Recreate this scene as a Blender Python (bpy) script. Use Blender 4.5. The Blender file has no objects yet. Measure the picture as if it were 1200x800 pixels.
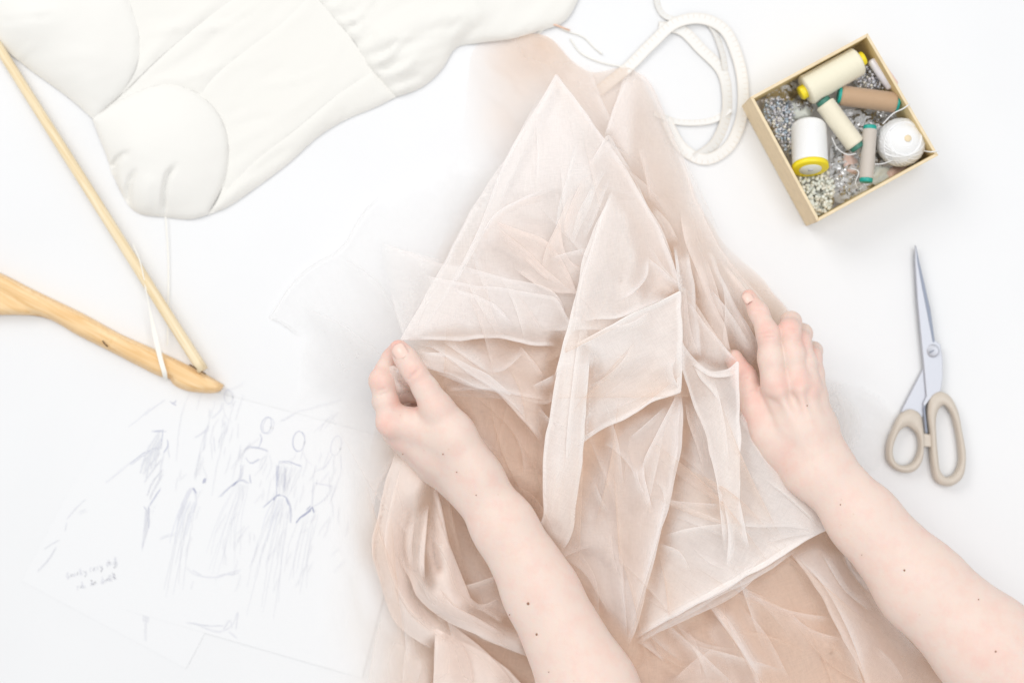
import bpy, bmesh, math, random
import numpy as np
from mathutils import Vector, noise
from mathutils.geometry import delaunay_2d_cdt

SC = bpy.context.scene
COL = SC.collection
random.seed(7)
rng = np.random.default_rng(11)
R = math.radians

# ------------------------------------------------------------------ camera
H = 1.25                      # camera height above the table (m)
MMPX = 0.0008                 # metres on the table per photograph pixel
cam_d = bpy.data.cameras.new('camera')
cam = bpy.data.objects.new('camera', cam_d)
COL.objects.link(cam)
cam.location = (0, 0, H)
cam.rotation_euler = (0, 0, 0)
cam_d.sensor_width = 36
cam_d.lens = 36 * H / (1200 * MMPX)
cam_d.clip_start = 0.05
cam_d.clip_end = 50
cam_d.dof.use_dof = True
cam_d.dof.focus_distance = H - 0.085
cam_d.dof.aperture_fstop = 1.7
SC.camera = cam

# ------------------------------------------------------------------ light
w = bpy.data.worlds.new('World')
SC.world = w
w.use_nodes = True
bg = w.node_tree.nodes['Background']
bg.inputs['Color'].default_value = (0.985, 0.992, 1.0, 1)
bg.inputs['Strength'].default_value = 0.665


def area(name, loc, target, size, power, col):
    l = bpy.data.lights.new(name, 'AREA')
    l.shape = 'RECTANGLE'
    l.size, l.size_y = size
    l.energy = power
    l.color = col
    o = bpy.data.objects.new(name, l)
    COL.objects.link(o)
    o.location = loc
    d = Vector(target) - Vector(loc)
    o.rotation_euler = d.to_track_quat('-Z', 'Y').to_euler()
    return o


area('window_light', (-1.7, 1.75, 2.0), (0.0, 0.0, 0.0), (1.7, 1.3), 34, (1.0, 0.985, 0.96))
area('overhead_softbox', (0.65, 0.1, 2.5), (0.1, -0.05, 0), (2.0, 1.5), 29, (1.0, 1.0, 1.0))

vs = SC.view_settings
vs.view_transform = 'Standard'
vs.look = 'None'
vs.exposure = 0.0
vs.gamma = 1.0
vs.use_curve_mapping = False
SC.render.engine = 'CYCLES'
SC.cycles.transparent_max_bounces = 48
SC.cycles.max_bounces = 10
SC.cycles.diffuse_bounces = 5
SC.cycles.transmission_bounces = 8
SC.cycles.use_denoising = True


# ------------------------------------------------------------------ helpers
def P(px, py, z=0.0):
    """photograph pixel + height (mm) -> world point (m)"""
    zz = z * 0.001
    s = MMPX * (H - zz) / H
    return ((px - 600) * s, (400 - py) * s, zz)


def PA(a):
    """array (n,3) of px,py,z(mm) -> world"""
    a = np.asarray(a, float)
    zz = a[:, 2] * 0.001
    s = MMPX * (H - zz) / H
    return np.stack([(a[:, 0] - 600) * s, (400 - a[:, 1]) * s, zz], 1)


def RR(r, z):
    return r * MMPX * (H - z * 0.001) / H


def mesh(name, verts, faces, mat=None, parent=None, smooth=True, attrs=None):
    me = bpy.data.meshes.new(name)
    v = verts.tolist() if isinstance(verts, np.ndarray) else [tuple(q) for q in verts]
    f = faces.tolist() if isinstance(faces, np.ndarray) else [tuple(q) for q in faces]
    me.from_pydata(v, [], f)
    if attrs:
        for k, arr in attrs.items():
            at = me.attributes.new(k, 'FLOAT', 'POINT')
            at.data.foreach_set('value', np.asarray(arr, np.float32))
    if smooth:
        me.polygons.foreach_set('use_smooth', [True] * len(me.polygons))
    if mat:
        me.materials.append(mat)
    me.update()
    o = bpy.data.objects.new(name, me)
    COL.objects.link(o)
    if parent:
        o.parent = parent
        o.matrix_parent_inverse = parent.matrix_world.inverted()
    return o


def empty(name, loc, label, cat, group=None):
    o = bpy.data.objects.new(name, None)
    o.empty_display_size = 0.02
    COL.objects.link(o)
    o.location = loc
    bpy.context.view_layer.update()
    o['label'] = label
    o['category'] = cat
    if group:
        o['group'] = group
    return o


def tag(o, label, cat, group=None):
    o['label'] = label
    o['category'] = cat
    if group:
        o['group'] = group


def spline(pts, step=None, n=None, closed=False):
    """Catmull-Rom through pts (any dimension), resampled at even spacing (first two coords)"""
    p = np.asarray(pts, float)
    if len(p) == 2 and not closed:
        d = np.hypot(*(p[1] - p[0])[:2])
        m = n or max(2, int(round(d / step)) + 1)
        t = np.linspace(0, 1, m)[:, None]
        return p[0] * (1 - t) + p[1] * t
    if closed:
        q = np.vstack([p[-1], p, p[0], p[1]])
    else:
        q = np.vstack([2 * p[0] - p[1], p, 2 * p[-1] - p[-2]])
    out = []
    for i in range(1, len(q) - 2):
        p0, p1, p2, p3 = q[i - 1], q[i], q[i + 1], q[i + 2]
        # centripetal-like tangents keep uneven spacing tame
        d1 = np.linalg.norm((p2 - p1)[:2]) + 1e-9
        d0 = np.linalg.norm((p1 - p0)[:2]) + 1e-9
        d2 = np.linalg.norm((p3 - p2)[:2]) + 1e-9
        m1 = ((p1 - p0) / d0 * d1 + (p2 - p1)) * 0.5
        m2 = ((p2 - p1) + (p3 - p2) / d2 * d1) * 0.5
        for t in np.linspace(0, 1, 24, endpoint=False):
            t2, t3 = t * t, t * t * t
            out.append((2 * t3 - 3 * t2 + 1) * p1 + (t3 - 2 * t2 + t) * m1 + (-2 * t3 + 3 * t2) * p2 + (t3 - t2) * m2)
    out.append(q[-2])
    out = np.array(out)
    seg = np.linalg.norm(np.diff(out[:, :2], axis=0), axis=1)
    s = np.concatenate([[0], np.cumsum(seg)])
    L = s[-1]
    m = n or max(3, int(round(L / step)) + 1)
    if closed:
        tt = np.linspace(0, L, m, endpoint=False)
    else:
        tt = np.linspace(0, L, m)
    return np.stack([np.interp(tt, s, out[:, k]) for k in range(out.shape[1])], 1)


def inside(poly, pts):
    x, y = pts[:, 0], pts[:, 1]
    r = np.zeros(len(pts), bool)
    n = len(poly)
    j = n - 1
    for i in range(n):
        xi, yi = poly[i]
        xj, yj = poly[j]
        c = (yi > y) != (yj > y)
        with np.errstate(divide='ignore', invalid='ignore'):
            r ^= c & (x < (xj - xi) * (y - yi) / (yj - yi + 1e-12) + xi)
        j = i
    return r


def rbf(ctrl, vals, kern='lin', lam=1e-3):
    ctrl = np.asarray(ctrl, float)
    vals = np.asarray(vals, float)
    c0 = ctrl.mean(0)
    X = (ctrl - c0) / 100.0
    D = np.linalg.norm(X[:, None] - X[None], axis=2)
    K = -D if kern == 'lin' else D ** 3
    n = len(X)
    Pm = np.hstack([np.ones((n, 1)), X])
    A = np.zeros((n + 3, n + 3))
    A[:n, :n] = K + lam * np.eye(n) * (-1 if kern == 'lin' else 1)
    A[:n, n:] = Pm
    A[n:, :n] = Pm.T
    b = np.zeros(n + 3)
    b[:n] = vals
    sol = np.linalg.lstsq(A, b, rcond=None)[0]

    def f(q):
        q = (np.asarray(q, float) - c0) / 100.0
        D = np.linalg.norm(q[:, None] - X[None], axis=2)
        K = -D if kern == 'lin' else D ** 3
        return K @ sol[:n] + np.hstack([np.ones((len(q), 1)), q]) @ sol[n:]
    return f


def fbm(x, y, sx, sy, seed, octv=3):
    """anisotropic ridged / plain noise at arrays of points"""
    out = np.zeros(len(x))
    for i in range(len(x)):
        out[i] = noise.fractal(Vector((x[i] * sx, y[i] * sy, seed)), 1.0, 2.0, octv)
    return out


HM_S = 3.0
HM = np.zeros((520, 420))            # what lies under each spot so far (mm), x from -180, y from -180


def hm_ix(q):
    return np.clip(((q + 180.0) / HM_S), 0, [HM.shape[0] - 2, HM.shape[1] - 2])


def settle(q, z, gap):
    """lay a sheet on the heap: nowhere lower than what is under it; then remember it"""
    g = hm_ix(q)
    i = g.astype(int)
    f = g - i
    h = (HM[i[:, 0], i[:, 1]] * (1 - f[:, 0]) * (1 - f[:, 1]) + HM[i[:, 0] + 1, i[:, 1]] * f[:, 0] * (1 - f[:, 1]) +
         HM[i[:, 0], i[:, 1] + 1] * (1 - f[:, 0]) * f[:, 1] + HM[i[:, 0] + 1, i[:, 1] + 1] * f[:, 0] * f[:, 1])
    e = h + gap - z
    k = 1.5
    z = z + np.where(e > k, e, np.where(e < -k, 0, (e + k) ** 2 / (4 * k)))
    new = np.zeros_like(HM)
    np.maximum.at(new, (np.round(g[:, 0]).astype(int), np.round(g[:, 1]).astype(int)), z)
    p = np.pad(new, 1)
    new = np.maximum.reduce([p[a:a + HM.shape[0], c:c + HM.shape[1]] for a in range(3) for c in range(3)])
    np.maximum(HM, new, out=HM)
    return z


def patch(edges, ridges=(), step=6, kern='lin', puff=0, pw=8, wr=None, dens=None, fold=(), roll=(1.0, 3), lam=1e-3, seam=0, sw=3, rest=0, fade=None, zs=1.0, wave=2.4):
    """a cloth sheet over an outline.  edges: list of polylines [(px,py,z)...] joined end to end.
    ridges: interior polylines with heights.  fold: indices of edges where the cloth turns under.
    returns (verts px/py/z -> world, faces, dens)"""
    bnd, eid = [], []
    for i, e in enumerate(edges):
        s = spline(e, step=step)
        bnd.extend(s[:-1])
        eid.extend([i] * (len(s) - 1))
    bnd = np.array(bnd)
    nb = len(bnd)
    if rest and wave:
        eid_a = np.array(eid)
        nx_ = np.roll(bnd, -1, 0) - np.roll(bnd, 1, 0)
        nn_ = np.stack([nx_[:, 1], -nx_[:, 0]], 1)
        nn_ /= np.linalg.norm(nn_, axis=1)[:, None] + 1e-9
        for i in range(len(edges)):
            ix_ = np.where(eid_a == i)[0]
            tp_ = np.sin(np.linspace(0, math.pi, len(ix_))) ** 0.6
            nz_ = fbm(bnd[ix_, 0], bnd[ix_, 1], 1 / 38.0, 1 / 38.0, 17.3 + i, 2)
            bnd[ix_, :2] += nn_[ix_] * (nz_ * tp_ * wave)[:, None]
    rp = [spline(r, step=step) if len(r) > 1 else np.array(r, float) for r in ridges]
    rp = np.vstack(rp) if rp else np.zeros((0, 3))
    ctrl = np.vstack([bnd[::2], rp[::2] if len(rp) > 8 else rp])
    f = rbf(ctrl[:, :2], ctrl[:, 2], kern, lam)
    lo, hi = bnd[:, :2].min(0), bnd[:, :2].max(0)
    gx = np.arange(lo[0], hi[0], step)
    gy = np.arange(lo[1], hi[1], step * 0.87)
    g = np.array([(x + (step * 0.5 if j % 2 else 0), y) for j, y in enumerate(gy) for x in gx])
    g += rng.uniform(-0.12, 0.12, g.shape) * step
    g = g[inside(bnd[:, :2], g)]

    def bdist(q):
        out = np.zeros(len(q))
        for k in range(0, len(q), 4000):
            out[k:k + 4000] = np.linalg.norm(q[k:k + 4000, None] - bnd[None, :, :2], axis=2).min(1)
        return out
    g = g[bdist(g) > step * 0.55]
    if len(rp):
        ok = inside(bnd[:, :2], rp[:, :2])
        rq = rp[ok][:, :2]
        if len(rq):
            rq = rq[bdist(rq) > step * 0.5]
        if len(rq):
            dd = np.linalg.norm(g[:, None] - rq[None], axis=2).min(1)
            g = np.vstack([g[dd > step * 0.6], rq])
    allp = np.vstack([bnd[:, :2], g])
    vv, ee, ff, ov, oe, of = delaunay_2d_cdt([Vector(q) for q in allp], [(i, (i + 1) % nb) for i in range(nb)], [], 1, 1e-6)
    q = np.array([tuple(v) for v in vv])
    orig = np.array([o[0] if o else -1 for o in ov])
    z = f(q)
    isb = (orig >= 0) & (orig < nb)
    z[isb] = bnd[orig[isb], 2]
    d = bdist(q)
    if puff:
        z = z + puff * np.sqrt(np.clip(1 - (1 - np.clip(d / pw, 0, 1)) ** 2, 0, 1))
    if seam:
        z = z - seam * np.exp(-d / sw)
    if wr:
        z = z + wr(q[:, 0], q[:, 1], d)
    z = z * zs
    if rest and fold:
        fe_ = bnd[np.isin(np.array(eid), list(fold))][:, :2]
        df_ = np.full(len(q), 1e9)
        for k in range(0, len(q), 4000):
            df_[k:k + 4000] = np.linalg.norm(q[k:k + 4000, None] - fe_[None], axis=2).min(1)
    if rest:
        z = settle(q, z, rest)
        zb = np.zeros(nb)
        zb[orig[isb]] = z[isb]
        zb = np.convolve(np.pad(zb, 4, mode='wrap'), np.ones(9) / 9, 'valid')
        z[isb] = zb[orig[isb]]
        if fold:
            z = z + (2 * roll[0] + 0.7) * np.exp(-df_ / 7.0)
    den = np.ones(len(q)) if dens is None else np.clip(dens(q), 0, 1.6)
    if rest and fade != 0:
        fw = fade or 20
        eid_ = np.array(eid)
        soft_ = bnd[~np.isin(eid_, list(fold))][:, :2]
        if len(soft_):
            dd = np.full(len(q), 1e9)
            for k in range(0, len(q), 4000):
                dd[k:k + 4000] = np.linalg.norm(q[k:k + 4000, None] - soft_[None], axis=2).min(1)
            # an irregular fade, never a straight cut
            fwv = fw * (1 + 0.6 * fbm(q[:, 0], q[:, 1], 1 / 40.0, 1 / 40.0, 3.7, 2))
            t_ = np.clip((dd - 2.0) / np.maximum(fwv, 4), 0, 1)
            den = den * t_ * t_ * (3 - 2 * t_)
    V = PA(np.column_stack([q, z]))
    F = [tuple(t) for t in ff]
    # rolled-under edges
    if fold:
        area2 = np.sum(bnd[:, 0] * np.roll(bnd[:, 1], -1) - np.roll(bnd[:, 0], -1) * bnd[:, 1])
        sgn = 1 if area2 > 0 else -1
        r, L = roll
        r *= 0.001
        L *= 0.001
        extraV, extraD = [], []
        zlook = {int(o): V[i] for i, o in enumerate(orig) if 0 <= o < nb}
        dlook = {int(o): den[i] for i, o in enumerate(orig) if 0 <= o < nb}
        for fi in fold:
            idx = [i for i in range(nb) if eid[i] == fi]
            idx.append((idx[-1] + 1) % nb)
            pts = np.array([zlook.get(i, PA(bnd[i:i + 1])[0]) for i in idx])
            dn = [dlook.get(i, 1.0) for i in idx]
            tg = np.gradient(pts, axis=0)
            tg[:, 2] = 0
            tg /= np.linalg.norm(tg, axis=1)[:, None] + 1e-12
            nrm = np.stack([tg[:, 1], -tg[:, 0], np.zeros(len(tg))], 1) * (-sgn)   # outward (image y is flipped)
            prof = [(0, 0)]
            for a in (45, 90, 135, 180):
                prof.append((r * math.sin(R(a)), -r * (1 - math.cos(R(a)))))
            prof += [(-L * 0.5, -2 * r - 0.0006), (-L, -2 * r - 0.0004)]
            base = len(V) + len(extraV)
            m = len(prof)
            for k in range(len(pts)):
                wob = 1 + 0.35 * noise.noise(Vector((pts[k][0] * 60, pts[k][1] * 60, fi)))
                for (o_, zz) in prof:
                    oo = o_ * wob if o_ < 0 else o_
                    extraV.append(pts[k] + nrm[k] * oo + np.array([0, 0, zz]))
                    extraD.append(dn[k] * 1.15)
            for k in range(len(pts) - 1):
                for c in range(m - 1):
                    a = base + k * m + c
                    F.append((a, a + 1, a + m + 1, a + m))
        V = np.vstack([V, np.array(extraV)])
        den = np.concatenate([den, extraD])
    V[:, 2] = np.maximum(V[:, 2], 0.0008)
    return V, F, den


def cloth(name, mat, parent, edges, ridges=(), **k):
    V, F, den = patch(edges, ridges, **k)
    return mesh(name, V, F, mat, parent, attrs={'dens': den})


def slab(poly, z0, z1, bev=0.6, name='slab', mat=None, parent=None, world=False, smooth=False):
    """flat polygon (px list) with thickness and a small chamfer; heights in mm"""
    p = np.asarray(poly, float)[:, :2]
    a2 = np.sum(p[:, 0] * np.roll(p[:, 1], -1) - np.roll(p[:, 0], -1) * p[:, 1])
    if a2 > 0:
        p = p[::-1]
    c = p.mean(0)
    nxt, prv = np.roll(p, -1, 0), np.roll(p, 1, 0)
    t = nxt - prv
    t /= np.linalg.norm(t, axis=1)[:, None] + 1e-9
    inn = np.stack([t[:, 1], -t[:, 0]], 1)       # inward for this winding in image space
    if (inn * (c - p)).sum() < 0:
        inn = -inn
    b = bev / 0.8
    rows = [np.column_stack([p, np.full(len(p), z0)]), np.column_stack([p, np.full(len(p), z1 - bev)]),
            np.column_stack([p + inn * b, np.full(len(p), z1)])]
    # keep walls vertical in the world: use the top-level scale for all rows
    zs = z1 * 0.001
    s = MMPX * (H - zs) / H
    V = np.vstack([np.column_stack([(r[:, 0] - 600) * s, (400 - r[:, 1]) * s, r[:, 2] * 0.001]) for r in rows])
    n = len(p)
    F = []
    for k in range(2):
        for i in range(n):
            j = (i + 1) % n
            F.append((k * n + i, k * n + j, (k + 1) * n + j, (k + 1) * n + i))
    F.append(tuple(2 * n + i for i in range(n)))
    F.append(tuple(reversed(range(n))))
    return mesh(name, V, F, mat, parent, smooth=smooth)


def frame_at(d):
    d = np.asarray(d, float)
    d = d / (np.linalg.norm(d) + 1e-12)
    up = np.array([0, 0, 1.0]) if abs(d[2]) < 0.9 else np.array([1.0, 0, 0])
    a = np.cross(up, d)
    a /= np.linalg.norm(a)
    b = np.cross(d, a)
    return d, a, b


def tube_geo(pts, rad, seg=8, base=0, cap=True):
    """pts (n,3) world, rad scalar or list"""
    pts = np.asarray(pts, float)
    n = len(pts)
    rad = np.full(n, rad) if np.isscalar(rad) else np.asarray(rad, float)
    tg = np.gradient(pts, axis=0)
    _, a, b = frame_at(tg[0])
    V, F = [], []
    for i in range(n):
        d = tg[i] / (np.linalg.norm(tg[i]) + 1e-12)
        a = a - d * np.dot(a, d)
        a /= np.linalg.norm(a) + 1e-12
        b = np.cross(d, a)
        for k in range(seg):
            t = 2 * math.pi * k / seg
            V.append(pts[i] + rad[i] * (math.cos(t) * a + math.sin(t) * b))
    for i in range(n - 1):
        for k in range(seg):
            k2 = (k + 1) % seg
            F.append((base + i * seg + k, base + i * seg + k2, base + (i + 1) * seg + k2, base + (i + 1) * seg + k))
    if cap:
        F.append(tuple(base + k for k in reversed(range(seg))))
        F.append(tuple(base + (n - 1) * seg + k for k in range(seg)))
    return V, F


def tube(name, pts, rad, mat, parent=None, seg=8):
    V, F = tube_geo(pts, rad, seg)
    return mesh(name, V, F, mat, parent)


def lathe(name, a, b, prof, mat, parent=None, seg=28, wind=0, windn=60):
    """revolve prof [(t 0..1 along a->b, radius m)] about the axis a->b (world points)"""
    a, b = np.asarray(a, float), np.asarray(b, float)
    d, u, v = frame_at(b - a)
    L = np.linalg.norm(b - a)
    V, F = [], []
    for (t, r) in prof:
        for k in range(seg):
            th = 2 * math.pi * k / seg
            V.append(a + d * (t * L) + r * (math.cos(th) * u + math.sin(th) * v))
    for i in range(len(prof) - 1):
        for k in range(seg):
            k2 = (k + 1) % seg
            F.append((i * seg + k, i * seg + k2, (i + 1) * seg + k2, (i + 1) * seg + k))
    F.append(tuple(reversed(range(seg))))
    F.append(tuple((len(prof) - 1) * seg + k for k in range(seg)))
    return mesh(name, V, F, mat, parent)


def ribbon_geo(path, width, normal_tilt=None, base=0):
    """flat ribbon along world path; tilt (rad) of its width axis out of the table plane"""
    path = np.asarray(path, float)
    tg = np.gradient(path, axis=0)
    V, F = [], []
    n = len(path)
    for i in range(n):
        t = tg[i] / (np.linalg.norm(tg[i]) + 1e-12)
        side = np.array([t[1], -t[0], 0])
        side /= np.linalg.norm(side) + 1e-12
        up = np.cross(side, t)
        ti = 0 if normal_tilt is None else normal_tilt[i]
        wv = side * math.cos(ti) + up * math.sin(ti)
        V.append(path[i] - wv * width / 2)
        V.append(path[i] + wv * width / 2)
    for i in range(n - 1):
        F.append((base + 2 * i, base + 2 * i + 1, base + 2 * i + 3, base + 2 * i + 2))
    return V, F


# ------------------------------------------------------------------ materials
def newmat(name):
    m = bpy.data.materials.new(name)
    m.use_nodes = True
    nt = m.node_tree
    bs = nt.nodes['Principled BSDF']
    return m, nt, bs


def N(nt, typ, **kw):
    n = nt.nodes.new(typ)
    for k, v in kw.items():
        setattr(n, k, v)
    return n


def plain(name, col, rough=0.5, metal=0.0, noise_amt=0.0, nscale=200, bump=0.0, bscale=600, spec=0.5, trans=0.0, sheen=0.0):
    m, nt, bs = newmat(name)
    bs.inputs['Base Color'].default_value = (*col, 1)
    bs.inputs['Roughness'].default_value = rough
    bs.inputs['Metallic'].default_value = metal
    bs.inputs['Specular IOR Level'].default_value = spec
    if sheen:
        bs.inputs['Sheen Weight'].default_value = sheen
    if trans:
        bs.inputs['Transmission Weight'].default_value = trans
    if noise_amt or bump:
        tc = N(nt, 'ShaderNodeTexCoord')
        if noise_amt:
            nz = N(nt, 'ShaderNodeTexNoise')
            nz.inputs['Scale'].default_value = nscale
            nz.inputs['Detail'].default_value = 5
            nt.links.new(tc.outputs['Object'], nz.inputs['Vector'])
            mp = N(nt, 'ShaderNodeMapRange')
            mp.inputs['From Min'].default_value = 0.3
            mp.inputs['From Max'].default_value = 0.7
            mp.inputs['To Min'].default_value = 1 - noise_amt
            mp.inputs['To Max'].default_value = 1 + noise_amt
            nt.links.new(nz.outputs['Fac'], mp.inputs['Value'])
            mx = N(nt, 'ShaderNodeMix', data_type='RGBA', blend_type='MULTIPLY')
            mx.inputs['Factor'].default_value = 1
            mx.inputs['A'].default_value = (*col, 1)
            nt.links.new(mp.outputs['Result'], mx.inputs['B'])
            nt.links.new(mx.outputs['Result'], bs.inputs['Base Color'])
        if bump:
            nb = N(nt, 'ShaderNodeTexNoise')
            nb.inputs['Scale'].default_value = bscale
            nb.inputs['Detail'].default_value = 4
            nt.links.new(tc.outputs['Object'], nb.inputs['Vector'])
            bp = N(nt, 'ShaderNodeBump')
            bp.inputs['Strength'].default_value = bump
            bp.inputs['Distance'].default_value = 0.001
            nt.links.new(nb.outputs['Fac'], bp.inputs['Height'])
            nt.links.new(bp.outputs['Normal'], bs.inputs['Normal'])
    return m


def tulle_mat(name, col, a, trl=0.4, vary=0.16, streak=(300, 60)):
    """netting: holes let light through; seen edge-on the threads close up"""
    m = bpy.data.materials.new(name)
    m.use_nodes = True
    nt = m.node_tree
    nt.nodes.clear()
    out = N(nt, 'ShaderNodeOutputMaterial')
    geo = N(nt, 'ShaderNodeNewGeometry')
    dot = N(nt, 'ShaderNodeVectorMath', operation='DOT_PRODUCT')
    nt.links.new(geo.outputs['Normal'], dot.inputs[0])
    nt.links.new(geo.outputs['Incoming'], dot.inputs[1])
    ab = N(nt, 'ShaderNodeMath', operation='ABSOLUTE')
    nt.links.new(dot.outputs['Value'], ab.inputs[0])
    mxx = N(nt, 'ShaderNodeMath', operation='MAXIMUM')
    mxx.inputs[1].default_value = 0.15
    nt.links.new(ab.outputs[0], mxx.inputs[0])
    inv = N(nt, 'ShaderNodeMath', operation='DIVIDE')
    inv.inputs[0].default_value = 1.0
    nt.links.new(mxx.outputs[0], inv.inputs[1])
    # density of the gathered net
    at = N(nt, 'ShaderNodeAttribute', attribute_name='dens')
    tc = N(nt, 'ShaderNodeTexCoord')
    oi = N(nt, 'ShaderNodeObjectInfo')
    an = N(nt, 'ShaderNodeMath', operation='MULTIPLY')
    an.inputs[1].default_value = 3.1
    nt.links.new(oi.outputs['Random'], an.inputs[0])
    vr = N(nt, 'ShaderNodeVectorRotate', rotation_type='Z_AXIS')
    nt.links.new(tc.outputs['Object'], vr.inputs['Vector'])
    nt.links.new(an.outputs[0], vr.inputs['Angle'])
    nzs = []
    for sc_xy in ((1500, 130, 90), (130, 1500, 90)):
        mp1 = N(nt, 'ShaderNodeMapping')
        mp1.inputs['Scale'].default_value = sc_xy
        nt.links.new(vr.outputs[0], mp1.inputs['Vector'])
        nz = N(nt, 'ShaderNodeTexNoise')
        nz.inputs['Scale'].default_value = 1.0
        nz.inputs['Detail'].default_value = 2
        nz.inputs['Distortion'].default_value = 0.3
        nt.links.new(mp1.outputs[0], nz.inputs['Vector'])
        nzs.append(nz)
    ad = N(nt, 'ShaderNodeMath', operation='ADD')
    nt.links.new(nzs[0].outputs['Fac'], ad.inputs[0])
    nt.links.new(nzs[1].outputs['Fac'], ad.inputs[1])
    mr = N(nt, 'ShaderNodeMapRange')
    mr.inputs['From Min'].default_value = 0.7
    mr.inputs['From Max'].default_value = 1.3
    mr.inputs['To Min'].default_value = 1 - vary
    mr.inputs['To Max'].default_value = 1 + vary
    nt.links.new(ad.outputs[0], mr.inputs['Value'])
    m1 = N(nt, 'ShaderNodeMath', operation='MULTIPLY')
    m1.inputs[1].default_value = a
    nt.links.new(at.outputs['Fac'], m1.inputs[0])
    m2 = N(nt, 'ShaderNodeMath', operation='MULTIPLY', use_clamp=True)
    nt.links.new(m1.outputs[0], m2.inputs[0])
    nt.links.new(mr.outputs[0], m2.inputs[1])
    om = N(nt, 'ShaderNodeMath', operation='SUBTRACT')
    om.inputs[0].default_value = 1.0
    nt.links.new(m2.outputs[0], om.inputs[1])
    pw = N(nt, 'ShaderNodeMath', operation='POWER')
    nt.links.new(om.outputs[0], pw.inputs[0])
    nt.links.new(inv.outputs[0], pw.inputs[1])
    al = N(nt, 'ShaderNodeMath', operation='SUBTRACT', use_clamp=True)
    al.inputs[0].default_value = 1.0
    nt.links.new(pw.outputs[0], al.inputs[1])
    df = N(nt, 'ShaderNodeBsdfDiffuse')
    df.inputs['Color'].default_value = (*col, 1)
    tl = N(nt, 'ShaderNodeBsdfTranslucent')
    tl.inputs['Color'].default_value = (*col, 1)
    ms = N(nt, 'ShaderNodeMixShader')
    ms.inputs[0].default_value = trl
    nt.links.new(df.outputs[0], ms.inputs[1])
    nt.links.new(tl.outputs[0], ms.inputs[2])
    tr = N(nt, 'ShaderNodeBsdfTransparent')
    mm = N(nt, 'ShaderNodeMixShader')
    nt.links.new(al.outputs[0], mm.inputs[0])
    nt.links.new(tr.outputs[0], mm.inputs[1])
    nt.links.new(ms.outputs[0], mm.inputs[2])
    nt.links.new(mm.outputs[0], out.inputs['Surface'])
    return m


M = {}
M['table'] = plain('white_table', (0.785, 0.789, 0.798), 0.45, noise_amt=0.012, nscale=6, spec=0.2)
M['lining'] = tulle_mat('beige_lining', (0.85, 0.645, 0.50), 0.93, 0.2, 0.05)
M['net_deep'] = tulle_mat('beige_net', (0.91, 0.76, 0.655), 0.46, 0.25, vary=0.12)
M['net_mid'] = tulle_mat('blush_net', (0.95, 0.87, 0.825), 0.44, 0.22, vary=0.10)
M['net_front'] = tulle_mat('pale_blush_net', (0.965, 0.932, 0.918), 0.42, 0.2, vary=0.10)  # same net as the deeper ones, whitened: scattered light put into the colour
M['net_light'] = tulle_mat('pearl_net', (0.97, 0.938, 0.918), 0.66, 0.18, vary=0.09)  # brightest tone of the net, the light it catches put into the colour
M['net_white'] = tulle_mat('white_net', (0.955, 0.95, 0.945), 0.17, 0.5, vary=0.1)
M['net_haze'] = tulle_mat('cream_net', (0.97, 0.905, 0.84), 0.36, 0.5, vary=0.08)
M['satin'] = tulle_mat('cream_satin', (0.945, 0.85, 0.795), 0.84, 0.2, 0.04)
M['ivory'] = plain('ivory_cotton', (0.785, 0.772, 0.735), 0.7, bump=0.10, bscale=900, spec=0.15, sheen=0.15)
M['ivory_cup'] = plain('ivory_cup_cloth', (0.785, 0.774, 0.742), 0.6, bump=0.08, bscale=900, spec=0.2, sheen=0.15)
M['ribbon'] = plain('ivory_ribbon', (0.84, 0.82, 0.76), 0.5)
M['paper'] = plain('sketch_paper', (0.79, 0.794, 0.803), 0.8, spec=0.1, bump=0.05, bscale=500)
M['ink'] = plain('blue_ink', (0.52, 0.535, 0.625), 0.8, spec=0.1)
M['ink_dark'] = plain('dark_blue_ink', (0.38, 0.40, 0.52), 0.8, spec=0.1)
M['ink_soft'] = plain('faint_ink', (0.685, 0.69, 0.735), 0.8, spec=0.1)
M['ink_pale'] = plain('pencil_wash', (0.715, 0.725, 0.765), 0.8, spec=0.1)
M['card'] = plain('kraft_card', (0.77, 0.64, 0.44), 0.75, noise_amt=0.05, nscale=120, bump=0.1, bscale=700, spec=0.2)
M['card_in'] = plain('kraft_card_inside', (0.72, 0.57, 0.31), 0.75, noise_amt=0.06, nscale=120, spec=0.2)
M['steel'] = plain('steel', (0.52, 0.535, 0.585), 0.5, 0.55, bump=0.03, bscale=300)
M['steel_dark'] = plain('ground_steel', (0.25, 0.28, 0.35), 0.5, 0.3)
M['grip'] = plain('taupe_plastic', (0.58, 0.515, 0.44), 0.38, noise_amt=0.02)
M['yellow'] = plain('yellow_plastic', (0.86, 0.70, 0.02), 0.35)
M['green'] = plain('teal_plastic', (0.01, 0.34, 0.28), 0.35)
M['dgreen'] = plain('dark_green_plastic', (0.05, 0.20, 0.15), 0.4)
M['label'] = plain('spool_label', (0.78, 0.80, 0.74), 0.6)
M['pearl'] = plain('pearl', (0.80, 0.77, 0.68), 0.2, spec=0.7)
M['bead_grey'] = plain('grey_glass_bead', (0.60, 0.615, 0.66), 0.2, 0.0)
M['bead_lilac'] = plain('lilac_bead', (0.74, 0.72, 0.76), 0.2, 0.0)
M['bead_blue'] = plain('pale_blue_bead', (0.52, 0.62, 0.72), 0.2, 0.2)
M['tape_red'] = plain('tape_print', (0.80, 0.55, 0.42), 0.7)
M['nail'] = plain('nail', (0.83, 0.60, 0.52), 0.28, spec=0.5)
M['mole'] = plain('mole', (0.30, 0.15, 0.09), 0.6)
M['dark'] = plain('notch_dark', (0.16, 0.09, 0.04), 0.7)  # dark brown standing for the shade inside the hanger's notch and slot


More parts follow.
